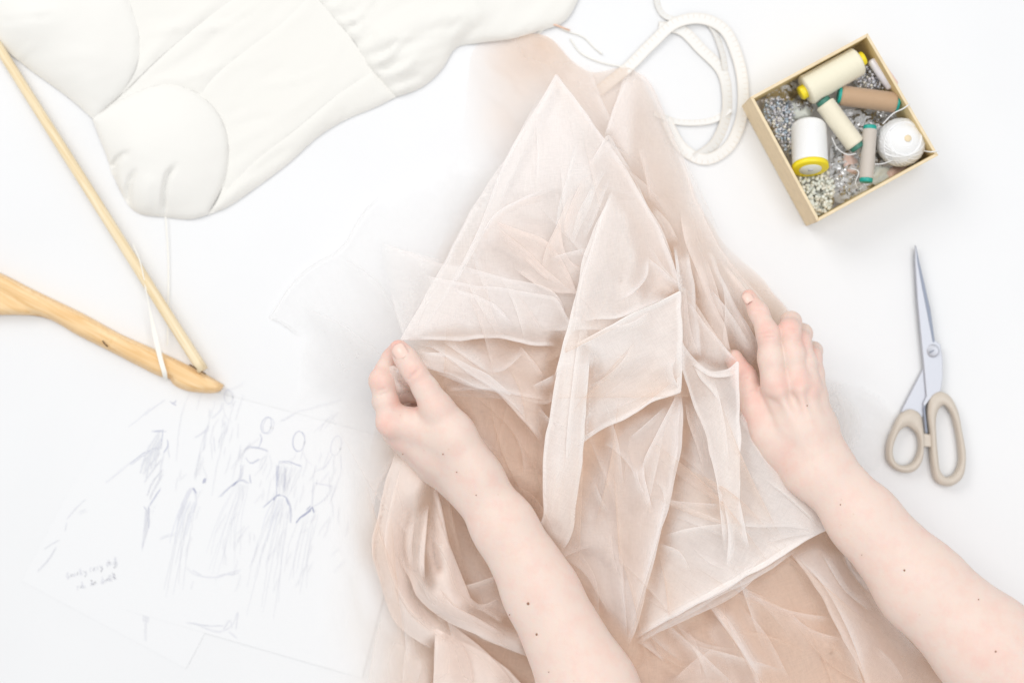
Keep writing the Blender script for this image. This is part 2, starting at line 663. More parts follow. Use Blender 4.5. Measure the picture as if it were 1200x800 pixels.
def thread_mat(name, col, turns):
    m, nt, bs = newmat(name)
    bs.inputs['Roughness'].default_value = 0.6
    bs.inputs['Sheen Weight'].default_value = 0.3
    tc = N(nt, 'ShaderNodeTexCoord')
    wv = N(nt, 'ShaderNodeTexWave', wave_type='BANDS', bands_direction='Z')
    wv.inputs['Scale'].default_value = turns
    wv.inputs['Distortion'].default_value = 1.5
    wv.inputs['Detail Scale'].default_value = 3
    nt.links.new(tc.outputs['Generated'], wv.inputs['Vector'])
    bs.inputs['Base Color'].default_value = (*col, 1)
    bp = N(nt, 'ShaderNodeBump')
    bp.inputs['Strength'].default_value = 0.35
    bp.inputs['Distance'].default_value = 0.0006
    nt.links.new(wv.outputs['Fac'], bp.inputs['Height'])
    nt.links.new(bp.outputs['Normal'], bs.inputs['Normal'])
    return m


M['tissue'] = plain('white_tissue', (0.80, 0.775, 0.765), 0.7, noise_amt=0.06, nscale=60, bump=0.6, bscale=90)
M['th_cream'] = thread_mat('cream_thread', (0.84, 0.79, 0.62), 20)
M['th_ivory'] = thread_mat('ivory_thread', (0.82, 0.76, 0.60), 20)
M['th_white'] = thread_mat('white_thread', (0.84, 0.84, 0.84), 20)
M['th_brown'] = thread_mat('tan_thread', (0.50, 0.33, 0.20), 20)
M['th_taupe'] = thread_mat('taupe_thread', (0.58, 0.52, 0.46), 20)


def wood_mat(name, c1, c2, rot):
    m, nt, bs = newmat(name)
    tc = N(nt, 'ShaderNodeTexCoord')
    mp = N(nt, 'ShaderNodeMapping')
    mp.inputs['Rotation'].default_value = (0, 0, rot)
    mp2 = N(nt, 'ShaderNodeMapping')
    mp2.inputs['Scale'].default_value = (18, 230, 230)
    nt.links.new(tc.outputs['Object'], mp.inputs['Vector'])
    nt.links.new(mp.outputs[0], mp2.inputs['Vector'])
    nz = N(nt, 'ShaderNodeTexNoise')
    nz.inputs['Scale'].default_value = 1
    nz.inputs['Detail'].default_value = 6
    nz.inputs['Distortion'].default_value = 0.8
    nt.links.new(mp2.outputs[0], nz.inputs['Vector'])
    cr = N(nt, 'ShaderNodeValToRGB')
    cr.color_ramp.elements[0].position = 0.36
    cr.color_ramp.elements[1].position = 0.66
    cr.color_ramp.elements[0].color = (*c2, 1)
    cr.color_ramp.elements[1].color = (*c1, 1)
    nt.links.new(nz.outputs['Fac'], cr.inputs[0])
    nt.links.new(cr.outputs[0], bs.inputs['Base Color'])
    bs.inputs['Roughness'].default_value = 0.35
    bp = N(nt, 'ShaderNodeBump')
    bp.inputs['Strength'].default_value = 0.1
    bp.inputs['Distance'].default_value = 0.0005
    nt.links.new(nz.outputs['Fac'], bp.inputs['Height'])
    nt.links.new(bp.outputs['Normal'], bs.inputs['Normal'])
    return m


M['wood'] = wood_mat('honey_wood', (0.88, 0.64, 0.37), (0.77, 0.49, 0.22), R(28))
M['wood_pale'] = wood_mat('pale_wood', (0.86, 0.74, 0.53), (0.76, 0.60, 0.36), R(57))


def skin_mat():
    m, nt, bs = newmat('fair_skin')
    tc = N(nt, 'ShaderNodeTexCoord')
    at = N(nt, 'ShaderNodeAttribute', attribute_name='flush')
    n1 = N(nt, 'ShaderNodeTexNoise')
    n1.inputs['Scale'].default_value = 70
    n1.inputs['Detail'].default_value = 6
    n1.inputs['Roughness'].default_value = 0.65
    nt.links.new(tc.outputs['Object'], n1.inputs['Vector'])
    # blotchy undertone
    mr = N(nt, 'ShaderNodeMapRange')
    mr.inputs['From Min'].default_value = 0.35
    mr.inputs['From Max'].default_value = 0.68
    mr.inputs['To Min'].default_value = -0.10
    mr.inputs['To Max'].default_value = 0.25
    nt.links.new(n1.outputs['Fac'], mr.inputs['Value'])
    ad = N(nt, 'ShaderNodeMath', operation='ADD', use_clamp=True)
    nt.links.new(at.outputs['Fac'], ad.inputs[0])
    nt.links.new(mr.outputs[0], ad.inputs[1])
    mx = N(nt, 'ShaderNodeMix', data_type='RGBA')
    mx.inputs['A'].default_value = (0.775, 0.625, 0.55, 1)
    mx.inputs['B'].default_value = (0.78, 0.43, 0.365, 1)
    nt.links.new(ad.outputs[0], mx.inputs['Factor'])
    # freckles
    vo = N(nt, 'ShaderNodeTexVoronoi')
    vo.inputs['Scale'].default_value = 95
    nt.links.new(tc.outputs['Object'], vo.inputs['Vector'])
    lt = N(nt, 'ShaderNodeMapRange')
    lt.inputs['From Min'].default_value = 0.05
    lt.inputs['From Max'].default_value = 0.10
    lt.inputs['To Min'].default_value = 0.22
    lt.inputs['To Max'].default_value = 0.0
    nt.links.new(vo.outputs['Distance'], lt.inputs['Value'])
    sep = N(nt, 'ShaderNodeSeparateColor')
    nt.links.new(vo.outputs['Color'], sep.inputs[0])
    gt = N(nt, 'ShaderNodeMath', operation='GREATER_THAN')
    gt.inputs[1].default_value = 0.72
    nt.links.new(sep.outputs[0], gt.inputs[0])
    fm = N(nt, 'ShaderNodeMath', operation='MULTIPLY')
    nt.links.new(lt.outputs[0], fm.inputs[0])
    nt.links.new(gt.outputs[0], fm.inputs[1])
    m2 = N(nt, 'ShaderNodeMix', data_type='RGBA')
    m2.inputs['B'].default_value = (0.55, 0.33, 0.22, 1)
    nt.links.new(mx.outputs['Result'], m2.inputs['A'])
    nt.links.new(fm.outputs[0], m2.inputs['Factor'])
    nt.links.new(m2.outputs['Result'], bs.inputs['Base Color'])
    bs.inputs['Roughness'].default_value = 0.5
    bs.inputs['Specular IOR Level'].default_value = 0.35
    bs.inputs['Subsurface Weight'].default_value = 0.22
    bs.inputs['Subsurface Radius'].default_value = (1.0, 0.35, 0.2)
    bs.inputs['Subsurface Scale'].default_value = 0.006
    # pores and fine lines
    v2 = N(nt, 'ShaderNodeTexVoronoi', feature='DISTANCE_TO_EDGE')
    v2.inputs['Scale'].default_value = 900
    nt.links.new(tc.outputs['Object'], v2.inputs['Vector'])
    n3 = N(nt, 'ShaderNodeTexNoise')
    n3.inputs['Scale'].default_value = 300
    n3.inputs['Detail'].default_value = 6
    nt.links.new(tc.outputs['Object'], n3.inputs['Vector'])
    a3 = N(nt, 'ShaderNodeMath', operation='ADD')
    nt.links.new(v2.outputs['Distance'], a3.inputs[0])
    nt.links.new(n3.outputs['Fac'], a3.inputs[1])
    bp = N(nt, 'ShaderNodeBump')
    bp.inputs['Strength'].default_value = 0.22
    bp.inputs['Distance'].default_value = 0.0008
    nt.links.new(a3.outputs[0], bp.inputs['Height'])
    nt.links.new(bp.outputs['Normal'], bs.inputs['Normal'])
    return m


M['skin'] = skin_mat()


def tape_mat():
    m, nt, bs = newmat('tape_cloth')
    at = N(nt, 'ShaderNodeAttribute', attribute_name='along')
    ac = N(nt, 'ShaderNodeAttribute', attribute_name='across')
    fr = N(nt, 'ShaderNodeMath', operation='FRACT')
    nt.links.new(at.outputs['Fac'], fr.inputs[0])
    lt = N(nt, 'ShaderNodeMath', operation='LESS_THAN')
    lt.inputs[1].default_value = 0.14
    nt.links.new(fr.outputs[0], lt.inputs[0])
    l2 = N(nt, 'ShaderNodeMath', operation='LESS_THAN')
    l2.inputs[1].default_value = 0.45
    nt.links.new(ac.outputs['Fac'], l2.inputs[0])
    mu = N(nt, 'ShaderNodeMath', operation='MULTIPLY')
    nt.links.new(lt.outputs[0], mu.inputs[0])
    nt.links.new(l2.outputs[0], mu.inputs[1])
    ce = N(nt, 'ShaderNodeMath', operation='SUBTRACT')
    ce.inputs[1].default_value = 0.5
    nt.links.new(ac.outputs['Fac'], ce.inputs[0])
    cab = N(nt, 'ShaderNodeMath', operation='ABSOLUTE')
    nt.links.new(ce.outputs[0], cab.inputs[0])
    eg = N(nt, 'ShaderNodeMapRange')
    eg.inputs['From Min'].default_value = 0.34
    eg.inputs['From Max'].default_value = 0.46
    eg.inputs['To Max'].default_value = 0.7
    nt.links.new(cab.outputs[0], eg.inputs['Value'])
    mx2 = N(nt, 'ShaderNodeMath', operation='MAXIMUM')
    nt.links.new(mu.outputs[0], mx2.inputs[0])
    nt.links.new(eg.outputs[0], mx2.inputs[1])
    mu = mx2
    mx = N(nt, 'ShaderNodeMix', data_type='RGBA')
    mx.inputs['A'].default_value = (0.795, 0.787, 0.765, 1)
    mx.inputs['B'].default_value = (0.735, 0.685, 0.62, 1)
    nt.links.new(mu.outputs[0], mx.inputs['Factor'])
    nt.links.new(mx.outputs['Result'], bs.inputs['Base Color'])
    bs.inputs['Roughness'].default_value = 0.5
    return m


M['tape'] = tape_mat()


def plastic_mat():
    """thin clear bag"""
    m = bpy.data.materials.new('clear_plastic_bag')
    m.use_nodes = True
    nt = m.node_tree
    nt.nodes.clear()
    out = N(nt, 'ShaderNodeOutputMaterial')
    tr = N(nt, 'ShaderNodeBsdfTransparent')
    gl = N(nt, 'ShaderNodeBsdfGlossy')
    gl.inputs['Roughness'].default_value = 0.12
    df = N(nt, 'ShaderNodeBsdfDiffuse')
    df.inputs['Color'].default_value = (0.85, 0.86, 0.88, 1)
    fr = N(nt, 'ShaderNodeFresnel')
    fr.inputs['IOR'].default_value = 1.5
    m1 = N(nt, 'ShaderNodeMixShader')
    m1.inputs[0].default_value = 0.68
    nt.links.new(tr.outputs[0], m1.inputs[1])
    nt.links.new(df.outputs[0], m1.inputs[2])
    m2 = N(nt, 'ShaderNodeMixShader')
    nt.links.new(fr.outputs[0], m2.inputs[0])
    nt.links.new(m1.outputs[0], m2.inputs[1])
    nt.links.new(gl.outputs[0], m2.inputs[2])
    nt.links.new(m2.outputs[0], out.inputs['Surface'])
    return m


M['bag'] = plastic_mat()

# ------------------------------------------------------------------ table
tv = [(-1.5, -1.1, 0), (1.5, -1.1, 0), (1.5, 1.1, 0), (-1.5, 1.1, 0), (-1.5, -1.1, -0.03), (1.5, -1.1, -0.03), (1.5, 1.1, -0.03), (-1.5, 1.1, -0.03)]
tf = [(0, 1, 2, 3), (7, 6, 5, 4), (0, 4, 5, 1), (1, 5, 6, 2), (2, 6, 7, 3), (3, 7, 4, 0)]
tb = mesh('table_top', tv, tf, M['table'], smooth=False)
tb['kind'] = 'structure'

exec_parts = []
# ------------------------------------------------------------------ ivory bodice
dress = empty('dress', P(230, 110), 'ivory strapless dress with padded cups and gathered skirt, lying flat at the top left', 'dress')


def wrink(ax, ay, amp, seed, ang=0.0, octv=3, edge=0):
    ca, sa = math.cos(ang), math.sin(ang)

    def f(x, y, d):
        u, v = x * ca + y * sa, -x * sa + y * ca
        n = fbm(u, v, 1.0 / ax, 1.0 / ay, seed, octv)
        k = 1 - np.exp(-d / edge) if edge else 1.0
        return amp * n * k
    return f


def crinkle(seed, n, ang, spread=0.5, amp=2.0, L=(30, 130), W=(2.0, 6.0), edge=6, bias=0.3):
    """sharp straight creases scattered over a sheet, mostly along one direction (radians, image plane)"""
    def f(x, y, d):
        r = np.random.default_rng(seed)
        z = np.zeros(len(x))
        lo, hi = (x.min(), y.min()), (x.max(), y.max())
        for _ in range(n):
            cx_, cy_ = r.uniform(lo[0], hi[0]), r.uniform(lo[1], hi[1])
            a = ang + r.normal(0, spread)
            l = r.uniform(*L) / 2
            wd = r.uniform(*W)
            bend = r.normal(0, 0.0025)
            u = (x - cx_) * math.cos(a) + (y - cy_) * math.sin(a)
            v = -(x - cx_) * math.sin(a) + (y - cy_) * math.cos(a) + bend * u * u
            t = np.clip(1 - (u / l) ** 2, 0, 1)
            s = (1 if r.random() > bias else -0.7) * r.uniform(0.4, 1.0) * amp
            z += s * t * np.exp(-np.abs(v) / (wd * (0.5 + 0.5 * t)))
        return z * (1 - np.exp(-d / edge))
    return f


def add_w(*fs):
    return lambda x, y, d: sum(f(x, y, d) for f in fs)


def crease(lines):
    """list of (polyline, depth mm, width px): negative depth raises a ridge"""
    ls = [(spline(l, step=3), dp, wd) for (l, dp, wd) in lines]

    def f(x, y, d):
        z = np.zeros(len(x))
        q = np.column_stack([x, y])
        for (s, dp, wd) in ls:
            D = np.linalg.norm(q[:, None] - s[None, :, :2], axis=2)
            j = D.argmin(1)
            t = j / (len(s) - 1.0)
            taper = np.clip(np.minimum(t, 1 - t) * 5, 0, 1) ** 0.7
            z -= dp * np.exp(-(D.min(1) / wd) ** 2) * (0.25 + 0.75 * taper)
        return z
    return f


seam_c1 = [(146, -14, 20), (155, 12, 19), (163, 45, 18), (160, 80, 16), (141, 110, 13), (108, 139, 9)]
seam_c2 = [(108, 140, 9), (140, 118, 15), (185, 100, 18), (215, 102, 18), (245, 120, 17), (262, 145, 16), (268, 180, 14), (262, 215, 11), (243, 252, 5)]
seam_a = [(290, -14, 20), (240, 24, 20), (190, 65, 17), (150, 103, 13), (112, 138, 9)]
seam_b = [(372, -14, 22), (330, 28, 22), (285, 62, 21), (245, 97, 19), (236, 111, 18)]
seam_d = [(437, 84, 17), (400, 108, 18), (345, 153, 17), (300, 188, 15), (266, 222, 10)]
waist = [(362, -14, 19), (392, 22, 19), (415, 50, 19), (437, 84, 17), (464, 114, 4)]
side = [(464, 114, 4), (440, 126, 3), (404, 141, 3), (372, 161, 3), (340, 190, 3), (300, 220, 3), (266, 243, 3), (243, 252, 4)]
cup1_edge = [(108, 139, 6), (88, 121, 4), (62, 101, 4), (38, 84, 5), (15, 66, 6), (-14, 44, 8)]
cup2_edge = [(243, 252, 4), (225, 257, 3), (196, 255, 3), (160, 249, 3), (149, 238, 3), (137, 215, 4), (122, 176, 5), (108, 140, 8)]
rv = lambda l: list(reversed(l))

cloth('cup', M['ivory_cup'], dress, zs=0.37, edges=[seam_c1, cup1_edge, [(-14, 44, 8), (-14, -14, 30)], [(-14, -14, 30), (146, -14, 20)]],
      ridges=[[(60, 40, 47)], [(100, 30, 44)], [(120, 70, 38)], [(80, 80, 35)], [(20, 30, 45)], [(60, -5, 44)], [(105, 105, 25)]],
      step=5, kern='cub', puff=4, pw=12, seam=0.8,
      wr=add_w(wrink(60, 40, 2.0, 3.1), crinkle(45, 8, R(-10), .5, 1.8, (30, 100), (2, 8), edge=12), crease([([(0, 26), (30, 22), (64, 18)], 4.4, 2.6), ([(10, 64), (24, 68), (32, 58), (40, 52)], -4.0, 2.6), ([(20, 70), (30, 66)], 4.0, 2.5)])))
cloth('cup', M['ivory_cup'], dress, zs=0.37, edges=[seam_c2, cup2_edge],
      ridges=[[(190, 170, 46)], [(215, 150, 43)], [(165, 150, 40)], [(225, 190, 40)], [(180, 205, 40)], [(150, 175, 36)], [(210, 225, 30)], [(165, 225, 30)]],
      step=3, kern='cub', puff=6, pw=10, seam=1.2,
      wr=add_w(wrink(60, 40, 1.5, 7.7), crease([([(150, 178), (136, 188), (131, 205), (132, 214)], 14, 3.0), ([(158, 200), (151, 216), (151, 242)], 14, 3.0), ([(206, 194), (197, 206), (193, 226), (192, 252)], 14, 3.2), ([(146, 184), (141, 200), (142, 224)], -4.5, 4.5), ([(178, 205), (172, 225), (172, 248)], -3.5, 8)])))
bw = add_w(wrink(160, 34, 3.0, 1.3, R(-40), edge=10), crinkle(5, 26, R(-42), 0.3, 5.5, (40, 170), (2, 8)))
cloth('bodice_panel', M['ivory'], dress, zs=0.37, edges=[rv(seam_c1), [(146, -14, 20), (290, -14, 20)], seam_a, [(112, 138, 9), (108, 139, 9)]],
      step=5, kern='lin', puff=1.6, pw=6, seam=0.9, wr=add_w(bw, crease([([(112, 136), (165, 78), (205, 35), (240, 5)], -4, 9), ([(118, 134), (150, 112), (178, 88)], 3, 4), ([(165, 20), (172, 50), (165, 80)], 2, 6)])))
cloth('bodice_panel', M['ivory'], dress, zs=0.37, edges=[rv(seam_a), [(290, -14, 20), (372, -14, 22)], seam_b, [(236, 111, 18), (215, 102, 18)], rv(seam_c2[:4])],
      step=5, kern='lin', puff=1.4, pw=6, seam=0.8, wr=add_w(bw, crease([([(112, 138), (150, 108), (200, 80), (260, 40)], 3, 5)])))
cloth('bodice_panel', M['ivory'], dress, zs=0.37, edges=[rv(seam_b), [(372, -14, 22), (362, -14, 19.5)], waist[:4], seam_d, [(266, 222, 10), (262, 215, 11)], rv(seam_c2[3:8])],
      step=5, kern='lin', puff=1.4, pw=6, seam=0.8,
      wr=add_w(wrink(160, 70, 2.6, 9.3, R(-40), edge=8), crinkle(15, 22, R(-38), 0.4, 4.2, (30, 140), (2, 7)), crease([([(270, 150), (300, 140), (320, 138)], 2.2, 4), ([(268, 170), (292, 160), (312, 150)], -2.2, 4), ([(268, 190), (290, 176)], 2.2, 3.5), ([(266, 135), (290, 125)], 1.6, 4), ([(330, 165), (380, 110), (410, 80)], 1.2, 10)])))
cloth('side_panel', M['ivory'], dress, zs=0.37, edges=[seam_d[:], [(266, 222, 10), (262, 215, 11)], [(262, 215, 11), (254, 236, 8), (243, 252, 5)], [(243, 252, 5), (243, 252.6, 4)], rv(side), [(464, 114, 4), (450, 98, 11), (437, 84, 17)]],
      step=4, kern='lin', puff=6, pw=14, seam=0.6,
      wr=add_w(wrink(60, 20, 2.6, 4.4, R(-40), edge=6), crinkle(25, 18, R(-40), 0.35, 5.0, (30, 110), (2, 7)), crease([([(280, 214), (320, 186), (345, 172)], 2.5, 5), ([(400, 112), (410, 126), (400, 138)], 2.2, 7), ([(250, 246), (275, 225), (300, 205)], -2, 4)])))
# gathered skirt to the right of the waist seam
skirt_low = [(464, 114, 4), (490, 105, 3), (506, 94, 3), (520, 79, 3), (534, 57, 4), (560, 51, 6), (600, 46, 8), (628, 38, 8), (662, 25, 6), (684, -14, 5)]
gath = []
for i in range(15):
    t = (i + 0.5) / 15
    x0, y0 = 366 + t * 94, -8 + t * 118
    ln = random.uniform(22, 60)
    an = R(random.uniform(-38, -12)) + t * 0.25
    gath.append(([(x0 + 3, y0), (x0 + 3 + ln * 0.5 * math.cos(an), y0 + ln * 0.5 * math.sin(an)), (x0 + 3 + ln * math.cos(an - 0.2), y0 + ln * math.sin(an - 0.2))], random.uniform(5.0, 9.0) * (1 if i % 2 else -0.8), random.uniform(2.4, 4.2)))
gath += [([(415, 55), (435, 28), (470, 10), (520, -5)], 5, 9), ([(447, 90), (462, 66), (500, 40), (548, 26)], 5, 8), ([(430, 60), (450, 45), (490, 18)], -4, 8), ([(534, 56), (548, 44), (560, 30)], 4, 6), ([(560, 45), (600, 28), (640, 8)], -3, 10)]
cloth('skirt', M['ivory'], dress, zs=0.37, edges=[rv(waist), [(362, -14, 19), (684, -14, 5)], rv(skirt_low)],
      ridges=[[(450, 40, 30)], [(520, 20, 34), (560, 14, 34)], [(600, 10, 30)], [(490, 70, 24)], [(410, 0, 26)]],
      step=4.5, kern='lin', puff=7, pw=12, seam=1.0, lam=0.02, wr=add_w(wrink(110, 40, 4, 6.1, R(-30), edge=10), crinkle(35, 34, R(-25), 0.3, 4.5, (40, 190), (2.5, 9)), crease(gath)))
cloth('back_panel', M['ivory'], dress, zs=0.37, edges=[rv(side), [(x, y - 4, 2) for x, y, _ in skirt_low], [(684, -18, 2), (-14, -18, 2)], [(-14, -18, 2), (-10, 44, 2), (40, 80, 2), (110, 135, 2), (125, 172, 2)], [(125, 172, 2), (180, 235, 2), (243, 252, 4)]], step=12)
# the rest of the bodice, running on beyond the picture
cloth('bodice_panel', M['ivory'], dress, zs=0.37, edges=[[(-14, 44, 8), (-14, -14, 30)], [(-14, -14, 30), (146, -14, 20)], [(146, -14, 20), (290, -14, 20)], [(290, -14, 20), (372, -14, 22)], [(372, -14, 22), (520, -14, 24), (684, -14, 5)],
      [(684, -14, 5), (726, -80, 4), (700, -165, 4), (560, -200, 4), (300, -205, 4), (60, -195, 4), (-70, -165, 4), (-128, -70, 4), (-84, 18, 5), (-14, 44, 8)]],
      step=9, kern='lin', puff=7, pw=18, wr=wrink(120, 50, 5, 8.8, R(-35), edge=14))
# narrow hanger loop of ribbon
lp = spline([(194, 254, 3), (197, 300, 2), (197, 360, 2.5), (196, 405, 4)], n=30)
V, F = ribbon_geo(PA(lp), 0.0013)
mesh('hanger_loop', V, F, M['ribbon'], dress)
lp = spline([(156, 286, 18), (164, 306, 18), (172, 345, 16), (180, 385, 16), (185, 408, 18), (189, 424, 18.3), (193, 438, 17.5), (194, 444, 12), (195, 446, 4)], n=48)
pw_ = PA(lp)
V, F = ribbon_geo(pw_, 0.0044)
for i_ in range(len(pw_)):
    k_ = 0.22 + 0.78 * min(1, max(0, (i_ / 47 - 0.45) / 0.2))
    for c_ in (2 * i_, 2 * i_ + 1):
        V[c_] = pw_[i_] + (V[c_] - pw_[i_]) * k_
mesh('hanger_loop', V, F, M['ribbon'], dress)

# ------------------------------------------------------------------ wooden hanger
hanger = empty('clothes_hanger', P(120, 400), 'honey coloured wooden clothes hanger with pale round bar at the left edge', 'hanger')
up = [(-250, 262, 3), (-205, 245, 3), (-140, 256, 3), (-60, 290, 3), (-20, 312, 3), (0, 320, 3), (40, 340, 3), (100, 369, 3), (140, 391, 3), (185, 411, 3), (240, 438, 3), (262, 451, 3)]
dn = [(262, 451, 3), (258, 458, 3), (236, 460, 3), (214, 456, 3), (203, 450, 3), (199, 444, 3), (188, 441, 3), (165, 430, 3), (130, 412, 3), (90, 392, 3), (60, 375, 3), (45, 370.5, 3), (20, 369, 3), (0, 369, 3), (-60, 368, 3), (-140, 352, 3), (-205, 322, 3), (-250, 296, 3)]
hw_ = crease([([(-20, 330), (12, 348), (32, 362), (52, 371)], 2.5, 3.5), ([(116, 398), (122, 384)], 1.0, 2.0), ([(127, 405), (133, 391)], 1.0, 2.0)])
cloth('hanger_arm', M['wood'], hanger, [up, dn, [(-250, 296, 3), (-257, 279, 3), (-250, 262, 3)]], step=3.5, kern='lin', puff=12, pw=9, wr=hw_)
# side wall of the arm
s_all = np.vstack([spline(e, step=4)[:-1] for e in (up, dn)])
Vt = PA(np.column_stack([s_all[:, :2], np.full(len(s_all), 3.2)]))
Vb = Vt.copy()
Vb[:, 2] = 0.0005
n_ = len(s_all)
mesh('hanger_edge', np.vstack([Vt, Vb]), [(i, i + 1, n_ + i + 1, n_ + i) for i in range(n_ - 1)], M['wood'], hanger)
tube('hook', PA(spline([(-254, 279, 8), (-300, 282, 8), (-330, 262, 8), (-352, 232, 8), (-390, 232, 8), (-400, 270, 8), (-384, 300, 8)], n=40)), 0.0017, M['steel'], hanger, 10)
bar = spline([(-30, 10, 7), (0, 58, 7), (60, 153, 9), (120, 248, 11), (180, 343, 12), (238, 434, 12)], n=40)
tube('trouser_bar', PA(bar), [RR(5.6 + 1.0 * i / 39, 8) for i in range(40)], M['wood_pale'], hanger, seg=14)
sp = PA([(120, 399, 16.2), (123, 403, 15.5), (126, 406, 14)])
tube('notch_line', sp, 0.0006, M['dark'], hanger, seg=6)  # solid dark strand in place of an engraved notch and its shade
tube('slot', PA(spline([(222, 427, 15), (232, 433, 15.5), (241, 438, 14)], n=8)), 0.0007, M['dark'], hanger, seg=6)  # solid dark strand too, painting the slot's shaded recess

# ------------------------------------------------------------------ paper and sketches
sheet1 = empty('sketch_sheet', P(130, 690), 'white sheet with faint handwriting and one draped figure, lying lowest and furthest left', 'drawing', 'fashion sketches under the hanger')
sheet2 = empty('sketch_sheet', P(300, 620), 'white sheet with several fine ink gown sketches, upper sheet partly under the tulle', 'drawing', 'fashion sketches under the hanger')


def paper(parent, corners, z, curl):
    n = 24
    c = np.array(corners, float)
    V = []
    for i in range(n + 1):
        for j in range(n + 1):
            u, v = i / n, j / n
            q = (c[0] * (1 - u) + c[1] * u) * (1 - v) + (c[3] * (1 - u) + c[2] * u) * v
            V.append(P(q[0], q[1], z))
    F = [(i * (n + 1) + j, i * (n + 1) + j + 1, (i + 1) * (n + 1) + j + 1, (i + 1) * (n + 1) + j) for i in range(n) for j in range(n)]
    o = mesh('paper', V, F, M['paper'], parent, smooth=False)
    so = o.modifiers.new('thickness', 'SOLIDIFY')
    so.thickness = 0.00025
    return o


paper(sheet1, [(160, 424), (353, 527), (218, 783), (25, 680)], 0.45, 0.5)
paper(sheet2, [(224, 452), (496, 524), (424, 794), (146, 714)], 0.75, 0.5)


def strokes(name, parent, lines, z, mat, wpx=0.9, jit=0.5, label=None):
    V, F = [], []
    twice = [(l, k) for l in lines for k in range(2 if wpx > 0.7 and mat != M['ink_pale'] else 1)]
    for li, (l, kk) in enumerate(twice):
        wl = wpx * (0.8 if kk == 0 else 0.5)
        if isinstance(l, tuple):
            l, wl = l
        s = spline([(a, b) for a, b in l], step=4)
        s = s + rng.normal(0, jit * 0.35, s.shape) + (rng.normal(0, 0.9, 2) if kk else 0)
        pts = PA(np.column_stack([s, np.full(len(s), z + 0.006 * li)]))
        tg = np.gradient(pts, axis=0)
        b = len(V)
        for i in range(len(pts)):
            t = tg[i] / (np.linalg.norm(tg[i]) + 1e-12)
            sd = np.array([t[1], -t[0], 0])
            k = math.sin(math.pi * (0.12 + 0.76 * i / (len(pts) - 1)))
            hw = 0.5 * wl * MMPX * (0.45 + 0.75 * k)
            V.append(pts[i] - sd * hw)
            V.append(pts[i] + sd * hw)
        for i in range(len(pts) - 1):
            F.append((b + 2 * i, b + 2 * i + 1, b + 2 * i + 3, b + 2 * i + 2))
    o = mesh(name, V, F, mat, parent, smooth=False)
    o['kind'] = 'stuff'
    if label:
        o['label'] = label
    return o


def ell(cx, cy, rx, ry, a=0, t0=0, t1=6.6, n=14):
    out = []
    for i in range(n):
        t = t0 + (t1 - t0) * i / (n - 1)
        x, y = rx * math.cos(t), ry * math.sin(t)
        out.append((cx + x * math.cos(a) - y * math.sin(a), cy + x * math.sin(a) + y * math.cos(a)))
    return out


def fan(a0, a1, b0, b1, n, j=2.0):
    """n strokes from the segment a0-a1 to the segment b0-b1"""
    L = []
    for i in range(n):
        t = (i + random.uniform(0.2, 0.8)) / n
        e = random.uniform(0.55, 1.0)
        x0, y0 = a0[0] + (a1[0] - a0[0]) * t, a0[1] + (a1[1] - a0[1]) * t
        x1, y1 = b0[0] + (b1[0] - b0[0]) * t, b0[1] + (b1[1] - b0[1]) * t
        x1, y1 = x0 + (x1 - x0) * e, y0 + (y1 - y0) * e
        mx, my = (x0 + x1) / 2 + random.uniform(-j, j) - 2, (y0 + y1) / 2 + random.uniform(-j, j)
        L.append([(x0, y0), (mx, my), (x1, y1)])
    return L


Z1, Z2 = 0.50, 0.82
# figure on the lower sheet
strokes('ink_figure', sheet1, [[(191, 503), (190, 514), (189, 522)], [(178, 505), (192, 504)], [(189, 522), (170, 530), (152, 543)], [(196, 515), (197, 522), (192, 530)],
                               [(192, 566), (182, 581), (175, 592)], [(192, 566), (200, 580), (206, 592)], [(199, 470), (203, 473), (206, 469)], [(201, 472), (206, 475)], [(174, 593), (174, 610), (173, 640)], [(169, 593), (171, 597)]], 0.52, M['ink'], 1.1)
strokes('ink_figure', sheet1, [[(152, 543), (138, 555), (124, 566)], [(194, 468), (182, 476), (170, 486)], [(176, 478), (160, 493), (150, 500)], [(192, 530), (188, 548), (186, 562)], [(197, 524), (200, 545), (197, 562)], [(178, 598), (190, 599), (204, 591)], [(180, 595), (192, 592), (200, 589)], [(100, 585), (90, 594), (78, 608)], [(101, 596), (92, 600)], [(78, 612), (76, 622)],
                               [(66, 640), (60, 650), (52, 660), (44, 668)], [(70, 632), (62, 636), (52, 643)]] + fan((170, 596), (176, 596), (158, 750), (176, 752), 5) + fan((186, 520), (192, 560), (150, 560), (178, 590), 5), 0.51, M['ink_soft'], 0.8)
# gowns on the upper sheet
strokes('ink_figure', sheet2, [ell(268, 465, 5, 8.5, -0.1), [(260, 472), (258, 480), (248, 490)], [(262, 492), (263, 505), (258, 512), (256, 525)], [(240, 503), (239, 520), (238, 528)], [(228, 512), (236, 508), (245, 498)], [(244, 500), (240, 508)], [(250, 512), (252, 530)]], Z2, M['ink_soft'], 1.0)
strokes('ink_figure', sheet2, [[(216, 586), (222, 574), (226, 571), (230, 580)], [(226, 572), (219, 584), (211, 598)], [(224, 574), (217, 588)], [(228, 574), (230, 588), (226, 600)], [(220, 578), (212, 592)], [(222, 576), (216, 590), (208, 606)]], Z2, M['ink_soft'], 1.6)
strokes('ink_figure', sheet2, [ell(312, 498, 6, 10, 0.25), [(305, 508), (307, 514), (303, 524)], [(288, 536), (294, 543), (304, 538)], [(282, 545), (282, 558), (278, 564)], [(278, 564), (268, 572), (258, 582)], [(293, 556), (294, 566)], [(286, 528), (290, 524), (302, 524), (314, 528)], [(278, 565), (284, 562), (292, 566)]], Z2, M['ink'], 0.9)
